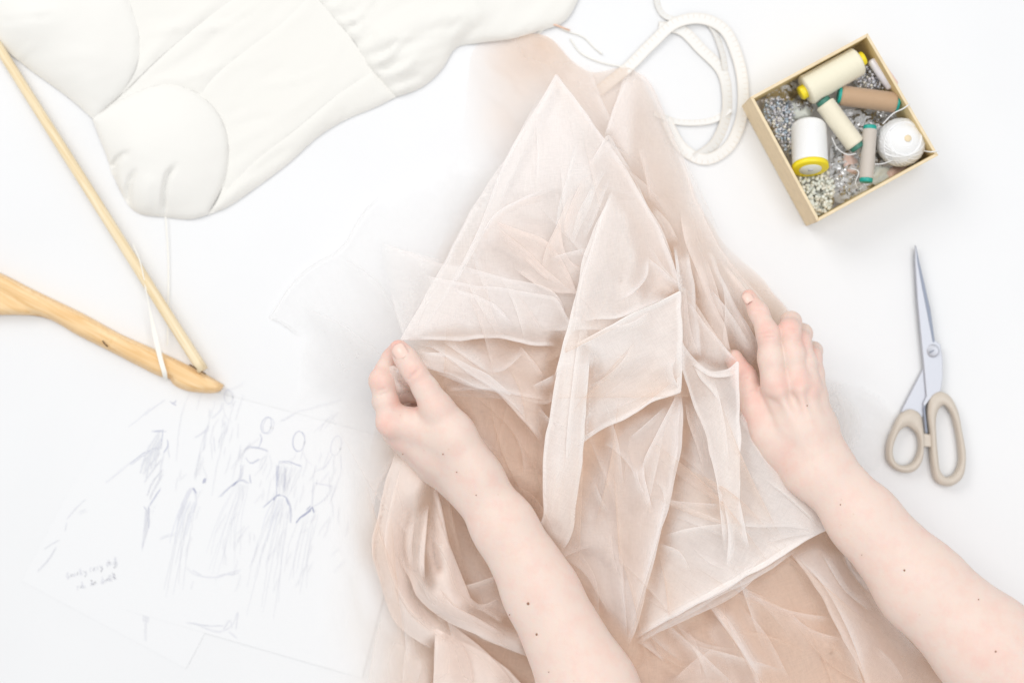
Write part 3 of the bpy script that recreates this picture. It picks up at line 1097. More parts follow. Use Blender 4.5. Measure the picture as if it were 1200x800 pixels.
strokes('ink_figure', sheet2, [ell(350, 517, 7, 12, 0.1), [(326, 541), (335, 540), (343, 542)], [(324, 545), (324, 565), (324, 580)], [(340, 541), (354, 546)], [(324, 580), (316, 587), (308, 594)], [(324, 581), (330, 580), (335, 583), (340, 596), (340, 612)], [(327, 545), (326, 570)], [(334, 548), (332, 575)]], Z2, M['ink'], 1.0)
strokes('ink_figure', sheet2, [[(324, 581), (320, 586)], [(324, 581), (328, 579)], [(335, 583), (339, 592)], [(366, 594), (360, 600), (352, 606), (347, 612)], [(366, 594), (368, 600)], [(364, 598), (356, 604)], [(240, 560), (238, 566)], [(226, 571), (230, 577)], [(278, 564), (273, 569)], [(366, 594), (361, 599)]], Z2 + 0.02, M['ink_dark'], 1.7)
strokes('ink_figure', sheet2, [ell(394, 522, 6, 12, 0.25), [(388, 535), (380, 548), (370, 552)], [(399, 532), (400, 550)], [(368, 566), (380, 568), (390, 570)], [(368, 566), (366, 594)], [(366, 594), (376, 588), (384, 580)]], Z2, M['ink_soft'], 0.9)
soft = []
soft += fan((276, 566), (292, 568), (222, 690), (278, 700), 10, 3) + fan((322, 584), (342, 590), (270, 716), (326, 740), 10, 3) + fan((350, 606), (374, 602), (324, 700), (356, 716), 7, 3)
soft += fan((212, 592), (230, 590), (188, 700), (212, 710), 6, 3) + fan((326, 545), (354, 548), (326, 578), (338, 582), 8, 1)
soft += [[(252, 470), (246, 490), (236, 520), (228, 560)], [(275, 470), (266, 500), (255, 540), (248, 580)], [(285, 462), (276, 492)], [(225, 455), (214, 480), (206, 540)], [(238, 455), (230, 480)],
         [(330, 492), (350, 482), (372, 476), (400, 468)], [(328, 494), (345, 486)], [(374, 504), (384, 490)], [(368, 506), (392, 484)], [(380, 502), (396, 482)], [(356, 520), (352, 540)], [(318, 560), (312, 590)], [(302, 540), (312, 534), (306, 550)],
         [(240, 448), (262, 456), (276, 454), (288, 446)], [(240, 520), (232, 540), (230, 560)]]
soft += [[(288, 524), (284, 534), (282, 546)], [(314, 530), (310, 542), (298, 558)], [(282, 534), (276, 546), (272, 562)], [(316, 532), (318, 546), (312, 562)], [(346, 530), (345, 536), (338, 540)], [(356, 530), (358, 538), (366, 545)], [(354, 547), (346, 566), (336, 582)], [(330, 545), (328, 578)], [(336, 546), (331, 580)], [(342, 547), (334, 581)], [(400, 552), (394, 568), (386, 590)], [(390, 570), (386, 580)], [(304, 512), (296, 520), (288, 524)], [(262, 476), (264, 488), (272, 494)], [(256, 490), (250, 500), (246, 520)]]
for (x, y, w_, h_, n_) in ((262, 500, 20, 60, 14), (300, 545, 22, 40, 12), (340, 560, 20, 44, 12), (386, 560, 18, 46, 12), (224, 560, 16, 50, 10), (386, 630, 24, 60, 10), (300, 620, 40, 60, 12), (340, 640, 34, 60, 10), (250, 640, 40, 60, 8)):
    for _ in range(n_):
        x0, y0 = x + random.uniform(-w_, w_), y + random.uniform(-h_, h_) * 0.7
        l_ = random.uniform(8, 26)
        a_ = R(random.gauss(108, 14))
        soft.append([(x0, y0), (x0 + l_ * 0.5 * math.cos(a_) + random.uniform(-1.5, 1.5), y0 + l_ * 0.5 * math.sin(a_)), (x0 + l_ * math.cos(a_), y0 + l_ * math.sin(a_))])
strokes('ink_figure', sheet2, soft, Z2 - 0.02, M['ink_soft'], 0.45, 0.8)
strokes('ink_wash', sheet2, fan((214, 586), (230, 588), (196, 640), (216, 640), 7, 2) + fan((322, 582), (334, 584), (296, 640), (318, 640), 4, 3) + fan((186, 505), (190, 520), (160, 560), (180, 560), 5), Z2 - 0.04, M['ink_pale'], 1.6)
strokes('ink_figure', sheet2, [[(219, 665), (226, 672), (240, 676), (256, 676), (270, 671), (282, 668)], [(226, 668), (236, 674)], [(256, 674), (264, 672), (272, 673), (280, 670)], [(218, 729), (232, 732), (246, 738), (258, 740), (272, 732), (278, 716), (276, 738)],
                               [(262, 738), (270, 726), (272, 736)], [(268, 740), (278, 748)], [(224, 730), (244, 733), (262, 733)], [(187, 632), (198, 628), (206, 627)]], Z2, M['ink_soft'], 0.8)


def scribble(word, x, y, ang, size):
    """cursive strokes for handwriting"""
    G = {'l': [(0, 0), (.35, -1.5), (.2, -1.6), (.1, -.2), (.45, 0)], 'o': [(0, -.3), (.1, -.8), (.45, -.8), (.45, -.1), (.1, -.05), (.1, -.7), (.6, -.75)],
         'v': [(0, -.7), (.2, 0), (.5, -.8), (.6, -.7)], 'e': [(0, -.3), (.4, -.5), (.3, -.85), (.05, -.5), (.15, 0), (.55, -.2)], 'y': [(0, -.7), (.15, -.1), (.45, -.7), (.3, .7), (0, .6), (.5, 0)],
         'r': [(0, 0), (.1, -.8), (.2, -.5), (.5, -.8)], 's': [(.4, -.8), (.1, -.6), (.4, -.2), (.0, 0), (.5, -.1)], 'p': [(0, .7), (.1, -.8), (.4, -.7), (.4, -.2), (.1, -.1), (.6, 0)],
         'b': [(0, -1.5), (.0, 0), (.4, -.1), (.4, -.6), (.1, -.6)], 'd': [(.4, -.7), (.1, -.6), (.1, 0), (.4, -.1), (.5, -1.5), (.5, 0), (.6, 0)], 't': [(.2, -1.4), (.2, 0), (.5, -.1), (.0, -.9), (.5, -.9)],
         'h': [(0, -1.5), (0, 0), (.1, -.6), (.4, -.7), (.45, 0)], 'a': [(.4, -.7), (.1, -.6), (.1, 0), (.4, -.2), (.45, -.7), (.5, 0)], 'n': [(0, -.7), (.05, 0), (.2, -.7), (.4, -.7), (.45, 0)],
         'i': [(0, -.7), (.1, 0), (.3, -.2)], 'm': [(0, -.7), (.02, 0), (.2, -.7), (.3, 0), (.45, -.7), (.6, 0)]}
    out, cx = [], 0
    for ch in word:
        if ch == ' ':
            cx += 0.8
            continue
        pts = G.get(ch, G['e'])
        out.append([(cx + a, b) for a, b in pts])
        cx += 0.68
    ca, sa = math.cos(ang), math.sin(ang)
    return [[(x + size * (a * ca - b * sa), y + size * (a * sa + b * ca)) for a, b in l] for l in out]


strokes('handwriting', sheet1, scribble('lonely rosy styl', 80, 678, R(-17), 5.6) + scribble('rob de shold', 91, 691, R(-15), 5.6), 0.52, M['ink_soft'], 0.8, 0.3)

# ------------------------------------------------------------------ measuring tape
def tape_piece(parent, pts, width, tilt, name='tape_loop'):
    s = spline([(p[0], p[1], p[2] * 0.4 + 0.6, t * 0.45) for p, t in zip(pts, tilt)], step=4)
    path = PA(s[:, :3])
    V, F = ribbon_geo(path, width, s[:, 3])
    L = np.concatenate([[0], np.cumsum(np.linalg.norm(np.diff(path, axis=0), axis=1))])
    al = np.repeat(L / 0.005, 2)
    ac = np.tile([0.0, 1.0], len(path))
    o = mesh(name, V, F, M['tape'], parent, smooth=False, attrs={'along': al, 'across': ac})
    so = o.modifiers.new('thickness', 'SOLIDIFY')
    so.thickness = 0.0004
    return o


tape = empty('measuring_tape', P(800, 100), 'cream cloth measuring tape lying in loose loops beside the cardboard box', 'tape measure')
W = 0.0105
tape_piece(tape, [(700, 108, 4), (735, 80, 5), (765, 50, 7), (792, 27, 9), (822, 22, 9), (848, 34, 8), (864, 66, 8), (871, 105, 7), (867, 145, 6), (852, 174, 5), (826, 187, 5), (800, 174, 5), (780, 140, 4)], W, [.1, .1, .2, .3, .3, .2, .2, .25, .25, .3, .3, .2, .2])
tape_piece(tape, [(772, 32, 5), (796, 34, 5), (822, 58, 5), (846, 84, 4), (852, 110, 4), (850, 140, 4), (836, 170, 4), (815, 186, 4)], W, [.2, .2, .2, .4, .8, .9, .9, .9])
tape_piece(tape, [(766, 132, 2), (790, 142, 2), (812, 144, 2), (838, 140, 2), (856, 128, 2)], W * 0.6, [.9, .9, .9, .9, .9])
tape_piece(tape, [(772, -20, 3), (770, 2, 3), (778, 18, 3), (800, 24, 3), (830, 28, 4), (846, 60, 4), (850, 82, 4)], W * 0.6, [1.1] * 7)
cord = empty('loose_cord', P(670, 40), 'thin ivory cord with a tiny orange tip beside the dress hem', 'cord')
tube('cord', PA(spline([(630, 40, 2), (648, 29, 3), (662, 36, 2), (684, 44, 2), (696, 56, 2), (706, 64, 2)], n=24)), 0.0006, M['ribbon'], cord, 6)
tube('cord', PA(spline([(668, 46, 2), (680, 62, 2), (700, 72, 2), (726, 78, 2), (744, 80, 2)], n=24)), 0.0006, M['ribbon'], cord, 6)
tube('tip', PA([(646, 28, 3.5), (655, 31, 3.5), (668, 36, 3)]), 0.0009, M['tape_red'], cord, 6)

# ------------------------------------------------------------------ cardboard box with haberdashery
box = empty('cardboard_box', P(985, 150), 'small open square kraft cardboard box holding thread spools', 'box')
hz = 48.0
rim = [(1017, 39), (1100, 182), (958, 260), (879, 114)]         # top, right, bottom, left (at rim height)
rw = PA([(a, b, hz) for a, b in rim])
cx = rw.mean(0)
inr = cx + (rw - cx) * (1 - 0.045)
for i in range(4):
    j = (i + 1) % 4
    a, b, c, d = rw[i], rw[j], inr[j], inr[i]
    z0 = 0.0006
    o = mesh('wall', [(*a[:2], z0), (*b[:2], z0), (*b[:2], hz / 1000), (*a[:2], hz / 1000), (*d[:2], z0), (*c[:2], z0), (*c[:2], hz / 1000), (*d[:2], hz / 1000)],
             [(0, 1, 2, 3), (3, 2, 6, 7), (7, 6, 5, 4), (4, 5, 1, 0), (0, 3, 7, 4), (1, 5, 6, 2)], M['card'], box, smooth=False)
    o.data.materials.append(M['card_in'])
    o.data.polygons[2].material_index = 1
    bv = o.modifiers.new('soft', 'BEVEL')
    bv.width = 0.0006
    bv.segments = 2
mesh('bottom', [(*q[:2], 0.002) for q in inr], [(3, 2, 1, 0)], M['tissue'], box, smooth=False)


def c5(x, y, z):
    """point given in the enlarged view of the box"""
    return P(850 + x / 3.2, 30 + y / 3.2, z)


SPG = 'thread spools in the cardboard box'


def spool(label, a, b, rad, tmat, cmat, core=None, cap=None, taper=1.0, capr=None, over=0.08):
    """a,b world end points of the wound thread; the tube pokes out at both ends"""
    a, b = np.array(a), np.array(b)
    d = (b - a)
    e = empty('thread_spool', tuple((a + b) / 2), label, 'thread spool', SPG)
    r1, r2 = rad, rad * taper
    prof = [(0, r1 * 0.6), (0.0, r1 * 0.86), (0.02, r1 * 0.97)]
    for i in range(1, 44):
        t = 0.02 + 0.96 * i / 44
        prof.append((t, (r1 + (r2 - r1) * t) * (1 + (0.016 if i % 2 else -0.016) + 0.012 * noise.noise(Vector((i * 0.4, r1 * 900, 0))))))
    prof += [(0.98, r2 * 0.97), (1.0, r2 * 0.86), (1.0, r2 * 0.6)]
    lathe('thread', a, b, prof, tmat, e, seg=30)
    cr = capr or rad * 0.8
    a1, b1 = a - d * over, b + d * over
    lathe('end_cap', a1, a + d * 0.02, [(0, cr * 0.45), (0, cr * 0.9), (0.15, cr), (0.85, cr), (1, cr * 0.95)], cmat, e, seg=24)
    lathe('end_cap', b - d * 0.02, b1, [(0, cr * 0.95), (0.15, cr), (0.85, cr), (1, cr * 0.9), (1, cr * 0.45)], cmat, e, seg=24)
    return e


zs = 36
spool('large cream thread cone with yellow ends along the upper box wall', c5(300, 245, 34), c5(500, 132, 36), RR(18.5, 34), M['th_cream'], M['yellow'], taper=0.93, capr=RR(8.5, 34), over=0.10)
spool('tan brown thread spool with teal ends near the upper right wall', c5(432, 262, 32), c5(640, 290, 34), RR(11.8, 34), M['th_brown'], M['green'], over=0.05, capr=RR(10, 34))
spool('slim ivory thread spool with dark green ends lying at the box centre', c5(372, 292, 34), c5(488, 448, 34), RR(11.5, 34), M['th_ivory'], M['dgreen'], over=0.09, capr=RR(8.5, 34))
spool('thin taupe thread spool with teal ends beside the white string ball', c5(542, 388, 36), c5(528, 575, 38), RR(8.2, 36), M['th_taupe'], M['green'], over=0.07, capr=RR(7.6, 36))
# white bobbin whose yellow foot faces up towards the viewer
e = empty('thread_spool', c5(318, 450, 30), 'thick white thread spool showing its yellow rimmed round label', 'thread spool', SPG)
a_, b_ = np.array(c5(312, 375, 24)), np.array(c5(318, 528, 42))
rr_ = RR(20.5, 36)
lathe('thread', a_, b_, [(0, rr_ * 0.7), (0.02, rr_ * .95)] + [(0.05 + 0.9 * i / 24, rr_ * (1 + (0.012 if i % 2 else -0.012))) for i in range(25)] + [(0.98, rr_ * .97), (1, rr_ * .8)], M['th_white'], e, 34)
dv = (b_ - a_) / np.linalg.norm(b_ - a_)
# tilt the foot disc towards the camera
dt = np.array([0.02, -0.95, 0.31])
lathe('foot_rim', b_ - dt * 0.002, b_ + dt * 0.003, [(0, rr_ * 0.9), (0.1, rr_ * 1.04), (0.9, rr_ * 1.04), (1, rr_ * 0.98), (1.0, rr_ * 0.6)], M['yellow'], e, 36)
lathe('round_label', b_ + dt * 0.0030, b_ + dt * 0.0036, [(0, rr_ * 0.64), (1, rr_ * 0.62), (1, rr_ * 0.1)], M['label'], e, 30)
lathe('core_hole', b_ + dt * 0.0034, b_ + dt * 0.0041, [(0, rr_ * 0.16), (1, rr_ * 0.15), (1, rr_ * 0.02)], M['bead_grey'], e, 16)
# string ball
ball = empty('string_ball', c5(660, 438, 32), 'round ball of white string with a hollow centre at the right box corner', 'string ball')
ctr = np.array(c5(660, 438, 31))
rb = RR(28, 34)
V, F, bs_ = [], [], 0
for lay in range(34):
    an = lay * 2.399
    ti = 0.50 + 0.42 * ((lay * 0.618) % 1.0)
    nx = np.array([math.sin(ti) * math.cos(an), math.sin(ti) * math.sin(an), math.cos(ti)])
    d_, u_, v_ = frame_at(nx)
    rads = rb * (0.955 + 0.03 * ((lay * 0.37) % 1))
    off = rb * 0.30 * (((lay * 0.77) % 1) - 0.5)
    pts = [ctr + d_ * off + math.sqrt(rads ** 2 - off ** 2) * (math.cos(t) * u_ + math.sin(t) * v_) * np.array([1, 1, 0.8]) for t in np.linspace(0, 2 * math.pi, 40)]
    v, f = tube_geo(pts, 0.0011, 6, base=len(V), cap=False)
    V += v
    F += f
mesh('windings', V, F, M['th_white'], ball)['kind'] = 'stuff'
pro = []
for i in range(15):
    t = math.pi * (i + 0.3) / 15
    pro.append(((1 - math.cos(t)) / 2, max(0.0008, rb * 0.97 * math.sin(t))))
lathe('core', ctr - np.array([0, 0, rb * 0.78]), ctr + np.array([0, 0, rb * 0.78]), pro, M['th_white'], ball, 30)
lathe('centre_hole', ctr + np.array([0.001, 0.001, rb * 0.79]), ctr + np.array([0.001, 0.001, rb * 0.80]), [(0, 0.0032), (1, 0.003)], M['card'], ball, 14)
tube('loose_end', np.array([c5(x, y, z) for x, y, z in spline([(590, 370, 40), (630, 330, 46), (670, 310, 50), (690, 295, 49)], n=20)]), 0.0006, M['th_white'], ball, 6)
tube('loose_end', np.array([c5(x, y, z) for x, y, z in spline([(745, 470, 40), (770, 474, 49), (800, 470, 48)], n=14)]), 0.0006, M['th_white'], ball, 6)
tube('loose_end', np.array([c5(x, y, z) for x, y, z in spline([(400, 420, 40), (420, 460, 36), (460, 485, 36), (490, 480, 37)], n=20)]), 0.0005, M['th_white'], ball, 6)
tube('loose_end', np.array([c5(x, y, z) for x, y, z in spline([(470, 535, 36), (500, 548, 38), (488, 590, 38), (500, 612, 34), (520, 606, 32)], n=24)]), 0.0005, M['th_white'], ball, 6)
tube('loose_end', np.array([c5(x, y, z) for x, y, z in spline([(560, 520, 40), (590, 518, 40), (640, 500, 38)], n=14)]), 0.0005, M['th_white'], ball, 6)


def beads(name, parent, poly, mats, n, r0, r1, z0, z1):
    """loose beads heaped inside an outline"""
    pl = np.array(poly, float)
    lo, hi = pl.min(0), pl.max(0)
    for k, mt in enumerate(mats):
        V, F = [], []
        c = 0
        while c < n:
            q = rng.uniform(lo, hi)
            if not inside(pl, q[None])[0]:
                continue
            c += 1
            r = rng.uniform(r0, r1)
            z = rng.uniform(z0, z1)
            o = np.array(c5(q[0], q[1], z))
            b = len(V)
            for i in range(1, 4):
                for j in range(6):
                    th, ph = math.pi * i / 4, 2 * math.pi * j / 6
                    V.append(o + r * np.array([math.sin(th) * math.cos(ph), math.sin(th) * math.sin(ph), math.cos(th)]))
            V.append(o + np.array([0, 0, r]))
            V.append(o - np.array([0, 0, r]))
            for j in range(6):
                j2 = (j + 1) % 6
                F.append((b + 18, b + j, b + j2))
                F.append((b + j, b + 6 + j, b + 6 + j2, b + j2))
                F.append((b + 6 + j, b + 12 + j, b + 12 + j2, b + 6 + j2))
                F.append((b + 12 + j, b + 19, b + 12 + j2))
        mesh(name, V, F, mt, parent)['kind'] = 'stuff'


def bag(parent, poly, ztop, seed, amp=5, name='plastic_film'):
    """crumpled clear bag over an outline given in the enlarged view"""
    e = [[(850 + a / 3.2, 30 + b / 3.2, 12) for a, b in (poly + [poly[0]])]]
    V, F, d = patch([e[0]], ridges=[[(850 + np.mean([p[0] for p in poly]) / 3.2, 30 + np.mean([p[1] for p in poly]) / 3.2, ztop)]], step=2.6, kern='lin',
                    wr=add_w(wrink(18, 12, amp, seed, 0.6, 2, edge=3), wrink(22, 9, amp, seed + 3, -0.5, 2, edge=3)))
    return mesh(name, V, F, M['bag'], parent, smooth=False)


BG = 'clear bags of beads in the cardboard box'
b1 = empty('bead_bag', c5(200, 380, 15), 'clear bag of dark grey and blue beads along the left box wall', 'bead bag', BG)
pl1 = [(135, 280), (230, 262), (262, 330), (250, 400), (248, 500), (205, 440), (150, 350)]
beads('bead', b1, pl1, [M['bead_grey'], M['bead_lilac'], M['pearl'], M['bead_blue']], 95, 0.0010, 0.0017, 16, 26)
bag(b1, pl1, 30, 2.2, 3)
b2 = empty('bead_bag', c5(335, 610, 15), 'clear bag of small cream pearls at the lowest box corner', 'bead bag', BG)
pl2 = [(262, 560), (385, 550), (410, 600), (395, 690), (345, 720), (318, 690)]
beads('bead', b2, pl2, [M['pearl'], M['label']], 150, 0.0016, 0.0023, 20, 30)
bag(b2, pl2, 34, 5.2, 2)
b3 = empty('bead_bag', c5(530, 190, 15), 'clear bag of silver grey beads under the tan spool end', 'bead bag', BG)
pl3 = [(470, 205), (530, 140), (560, 120), (640, 235), (560, 240), (500, 232)]
beads('bead', b3, pl3, [M['bead_grey'], M['bead_lilac'], M['pearl']], 75, 0.0010, 0.0018, 18, 30)
bag(b3, pl3, 33, 8.2, 3)
b4 = empty('plastic_bag', c5(470, 560, 12), 'crumpled empty clear plastic bag between the pearls and the spools', 'plastic bag')
bag(b4, [(392, 520), (400, 400), (420, 330), (520, 310), (620, 310), (670, 380), (700, 490), (660, 530), (540, 610), (420, 665), (396, 630)], 24, 11.2, 6)
bag(b4, [(140, 285), (200, 215), (260, 215), (340, 300), (300, 350), (240, 330)], 32, 21.2, 5)
scr = empty('fabric_scraps', c5(560, 560, 8), 'small pink and white fabric scraps on the box floor under the spools', 'fabric scrap')
for k, (pl, mt) in enumerate([([(560, 520), (620, 540), (600, 600), (548, 590)], M['label']), ([(440, 470), (510, 500), (505, 560), (450, 540)], M['nail']), ([(600, 540), (690, 520), (660, 560), (610, 580)], M['nail']), ([(225, 300), (310, 300), (320, 340), (250, 350)], M['label'])]):
    e = [[(850 + a / 3.2, 30 + b / 3.2, 14) for a, b in (pl + [pl[0]])]]
    V, F, d = patch(e, step=2.5, puff=4, pw=6, wr=wrink(8, 5, 4, k * 3.3))
    mesh('scrap', V, F, mt, scr)
wd = empty('bead_tube', c5(590, 180, 20), 'slim pinkish packet of beads against the right box wall', 'bead packet')
lathe('tube', c5(545, 128, 34), c5(622, 236, 34), [(0, 0.002), (0.05, 0.0042), (0.95, 0.0042), (1, 0.002)], M['bead_lilac'], wd, 14)
lathe('tube', c5(566, 122, 36), c5(640, 226, 36), [(0, 0.002), (0.05, 0.0034), (0.95, 0.0034), (1, 0.002)], M['scrap'] if 'scrap' in M else M['nail'], wd, 14)

# ------------------------------------------------------------------ scissors
sc_ = empty('scissors', P(1088, 440), 'steel dressmaking scissors with taupe plastic handles, closed, on the white table', 'scissors')


def c6(l):
    return [(1020 + a / 2.5, 270 + b / 2.5) for a, b in l]


def ring_solid(name, outer, inner, z0, z1, mat, parent, n=72, bev=1.6):
    o = spline(outer, n=n, closed=True)
    i_ = spline(inner, n=n, closed=True)
    # align start
    k = np.argmin(np.linalg.norm(i_ - o[0], axis=1))
    i_ = np.roll(i_, -k, 0)
    w_ = i_ - o
    rows = [(o + w_ * 0.10, z0), (o, z0 + bev), (o, z1 - bev * 1.6), (o + w_ * 0.12, z1 - bev * 0.6), (o + w_ * 0.34, z1), (o + w_ * 0.62, z1), (o + w_ * 0.88, z1 - bev * 0.6), (i_, z1 - bev * 1.6), (i_, z0 + bev), (o + w_ * 0.9, z0)]
    s = MMPX * (H - z1 * 0.001) / H
    V = np.vstack([np.column_stack([(r[:, 0] - 600) * s, (400 - r[:, 1]) * s, np.full(n, z * 0.001)]) for r, z in rows])
    F = []
    m = len(rows)
    for a in range(m):
        b = (a + 1) % m
        for q in range(n):
            q2 = (q + 1) % n
            F.append((a * n + q, a * n + q2, b * n + q2, b * n + q))
    return mesh(name, V, F, mat, parent)


def dense(l, step=2.0):
    out = []
    for i in range(len(l) - 1):
        s = spline([l[i], l[i + 1]], step=step)
        out.extend(s[:-1].tolist())
    out.append(l[-1])
    return out


big_o = c6([(172, 520), (183, 486), (206, 472), (232, 482), (255, 518), (272, 590), (283, 668), (270, 728), (232, 750), (198, 738), (184, 690), (178, 600)])
big_i = c6([(196, 545), (204, 522), (218, 511), (238, 532), (252, 575), (262, 630), (264, 682), (248, 716), (226, 724), (208, 706), (201, 660), (196, 600)])
sm_o = c6([(148, 538), (122, 524), (96, 536), (72, 575), (52, 635), (56, 680), (92, 708), (130, 706), (152, 680), (160, 625), (156, 570)])
sm_i = c6([(126, 582), (112, 574), (92, 584), (76, 612), (68, 648), (78, 680), (104, 690), (128, 680), (144, 650), (146, 618), (138, 594)])
ring_solid('handle', big_o, big_i, 1.0, 11.5, M['grip'], sc_)
ring_solid('handle', sm_o, sm_i, 1.0, 11.5, M['grip'], sc_)
slab(c6([(150, 592), (190, 600), (188, 636), (150, 632)]), 2, 9, 1.2, 'finger_stop', M['grip'], sc_)
# lower blade: shank to the small ring, blade under the upper one
slab(c6([(155, 405), (172, 400), (180, 470), (160, 520), (152, 548), (120, 545), (90, 530)]), 2.0, 5.2, 0.5, 'blade', M['steel'], sc_)
slab(c6([(131, 50), (136, 60), (176, 230), (188, 330), (160, 350), (146, 300), (135, 190), (129, 90)]), 3.0, 4.6, 0.4, 'blade', M['steel_dark'], sc_)
# upper blade with a hollow-ground cutting bevel
bl = slab(c6([(132, 42), (142, 90), (160, 165), (178, 250), (188, 320), (206, 334), (212, 380), (212, 430), (205, 478), (178, 490), (162, 512), (160, 520), (167, 585), (160, 590), (155, 525), (155, 505), (164, 485), (157, 400), (150, 330), (138, 205), (131, 90)]), 5.3, 7.8, 0.5, 'blade', M['steel'], sc_)
slab(c6([(133.5, 46), (143, 90), (161, 165), (179, 250), (189, 325), (183, 328), (168, 250), (152, 170), (138, 95)]), 7.0, 8.1, 0.25, 'cutting_edge', M['steel_dark'], sc_)
slab(c6([(162, 512), (160, 522), (168, 592), (163, 594), (155, 524), (157, 512)]), 7.0, 8.2, 0.2, 'shank_edge', M['steel_dark'], sc_)
lathe('pivot_screw', P(1093, 411, 7.6), P(1093, 411, 9.8), [(0, RR(7.6, 8)), (0.5, RR(7.6, 8)), (0.85, RR(6.6, 8)), (1, RR(4.5, 8))], M['steel'], sc_, 30)
tube('screw_slot', PA([(1089, 413, 9.85), (1097, 409, 9.85)]), 0.0005, M['steel_dark'], sc_, 6)

# ------------------------------------------------------------------ blush tulle
tulle = empty('tulle_fabric', P(700, 520), 'large heap of sheer blush and beige tulle gathered under both hands', 'tulle')


def dmap(pts):
    pts = np.array(pts, float)
    f = rbf(pts[:, :2], pts[:, 2], 'lin', 1e-2)
    return lambda q: f(q)


SHEETS = []


def net(mat, edges, ridges=(), name='net_panel', **k):
    zz = [p[2] for e in edges for p in e]
    SHEETS.append((sum(zz) / len(zz) + (0 if name != 'lining' else -100), len(SHEETS), mat, edges, ridges, name, k))


fine = lambda seed, ang, amp=1.2: add_w(wrink(90, 16, amp, seed, ang, 2, edge=6), crinkle(int(seed * 10), 26, ang, 0.34, amp * 1.9, (30, 170), (1.8, 6), edge=4), crinkle(int(seed * 10) + 1, 5, ang, 0.5, amp * 2.6, (80, 240), (8, 22), edge=6))

# --- base: beige under-layers -------------------------------------------------
base_out = [(392, 900, 2), (396, 800, 2), (408, 720, 2), (420, 640, 2), (430, 560, 3), (440, 500, 4), (462, 430, 6), (500, 330, 5), (530, 240, 3), (540, 170, 2), (548, 100, 2), (560, 52, 2),
            (600, 44, 3), (632, 40, 3), (690, 84, 3), (740, 82, 3), (770, 130, 3), (800, 195, 3), (845, 280, 4), (900, 335, 6), (940, 390, 8), (965, 450, 8), (975, 540, 8), (990, 640, 6), (1040, 700, 4), (1120, 785, 3), (1240, 900, 3), (392, 900, 2)]
bd = dmap([(600, 70, .30), (560, 60, .10), (640, 45, .5), (552, 120, .05), (590, 140, .18), (640, 120, .12), (740, 100, .20), (700, 130, .25), (760, 160, .25), (560, 200, .02), (600, 220, .10), (680, 200, .18), (770, 230, .40), (815, 240, .10), (530, 260, .0), (570, 290, .42),
           (640, 300, .55), (720, 300, .60), (800, 300, .70), (850, 300, .12), (880, 330, .3), (500, 350, .05), (530, 370, .5), (580, 380, .85), (470, 430, .1), (640, 420, .97), (760, 420, .97), (860, 400, .97), (930, 400, .5), (965, 450, .3), (440, 520, .08), (500, 470, .9), (470, 560, .25), (490, 540, .6), (600, 520, 1), (420, 640, .03), (445, 600, .06),
           (455, 680, .10), (520, 620, 1), (600, 700, 1), (396, 800, .0), (420, 760, .0), (450, 780, .03), (470, 720, .2), (500, 780, .45), (560, 800, 1), (700, 600, 1), (800, 550, 1), (900, 520, 1), (960, 560, .9), (940, 700, 1), (800, 760, 1), (1000, 750, 1), (1060, 800, 1), (1030, 710, 1), (1110, 800, 1), (1000, 660, .9), (420, 890, .0), (490, 890, .2), (600, 890, 1), (1100, 890, 1)])
base_w = add_w(wrink(85, 34, 9.0, 2.7, R(62), 3, edge=14), wrink(30, 15, 3.2, 8.1, R(50), 3, edge=10), wrink(14, 10, 0.8, 4.9, 0, 2, edge=8))
net('lining', [base_out], ridges=[[(600, 90, 5)], [(680, 170, 9)], [(640, 300, 20), (700, 280, 22), (770, 290, 18)], [(560, 400, 24), (640, 430, 28), (740, 430, 30)], [(560, 560, 22), (640, 520, 24)],
                                  [(700, 480, 34), (690, 560, 36), (700, 660, 36), (720, 740, 32)], [(800, 520, 30), (780, 640, 32)], [(880, 520, 38), (900, 600, 36)], [(880, 450, 16), (890, 480, 18)], [(560, 640, 14), (590, 700, 14)], [(570, 755, 8), (610, 790, 8)],
                                  [(700, 850, 30)], [(840, 760, 28), (900, 800, 26)], [(960, 720, 24), (1020, 800, 22)], [(930, 440, 34)], [(500, 640, 22)], [(480, 760, 16)], [(840, 350, 20)]],
    name='lining', fade=0, step=5.0, wr=base_w, dens=bd, lam=0.01)
net('net_deep', [base_out], ridges=[[(640, 300, 26), (720, 290, 28)], [(600, 420, 32), (740, 430, 38)], [(560, 600, 28), (700, 560, 42), (820, 560, 40)], [(720, 740, 38), (900, 620, 42)], [(900, 800, 30)], [(560, 760, 20)]],
    step=5.8, wr=add_w(wrink(110, 26, 10, 12.7, R(35), 3, edge=14), wrink(40, 12, 2.2, 3.3, R(50), 3, edge=10)), dens=lambda q: bd(q) * 1.0 - 0.1, lam=0.01)
# --- sheers running off to the left (pale, thin) ---------------------------------
net('net_white', [[(316, 372, 2), (352, 322, 3), (398, 292, 3), (430, 244, 4), (448, 228, 5)], [(448, 228, 5), (490, 206, 7), (540, 178, 5)], [(540, 182, 5), (555, 240, 14), (520, 320, 30), (482, 400, 56)], [(482, 400, 56), (458, 402, 60), (440, 430, 58)], [(440, 430, 58), (400, 470, 12), (338, 482, 3)], [(338, 482, 3), (346, 440, 3), (352, 394, 3)], [(352, 394, 3), (316, 372, 2)]],
    name='net_panel', step=4.3, fold=(0, 6), roll=(0.7, 2.0), wr=fine(3.9, R(60), 1.5))
net('net_white', [[(440, 276, 6), (470, 288, 12), (530, 306, 26)], [(530, 306, 26), (505, 350, 42), (472, 400, 66)], [(472, 400, 66), (456, 350, 36), (440, 276, 6)]], name='net_panel', step=3.6, fade=5, wr=fine(6.9, R(60), 1.0), dens=lambda q: np.full(len(q), 1.25))
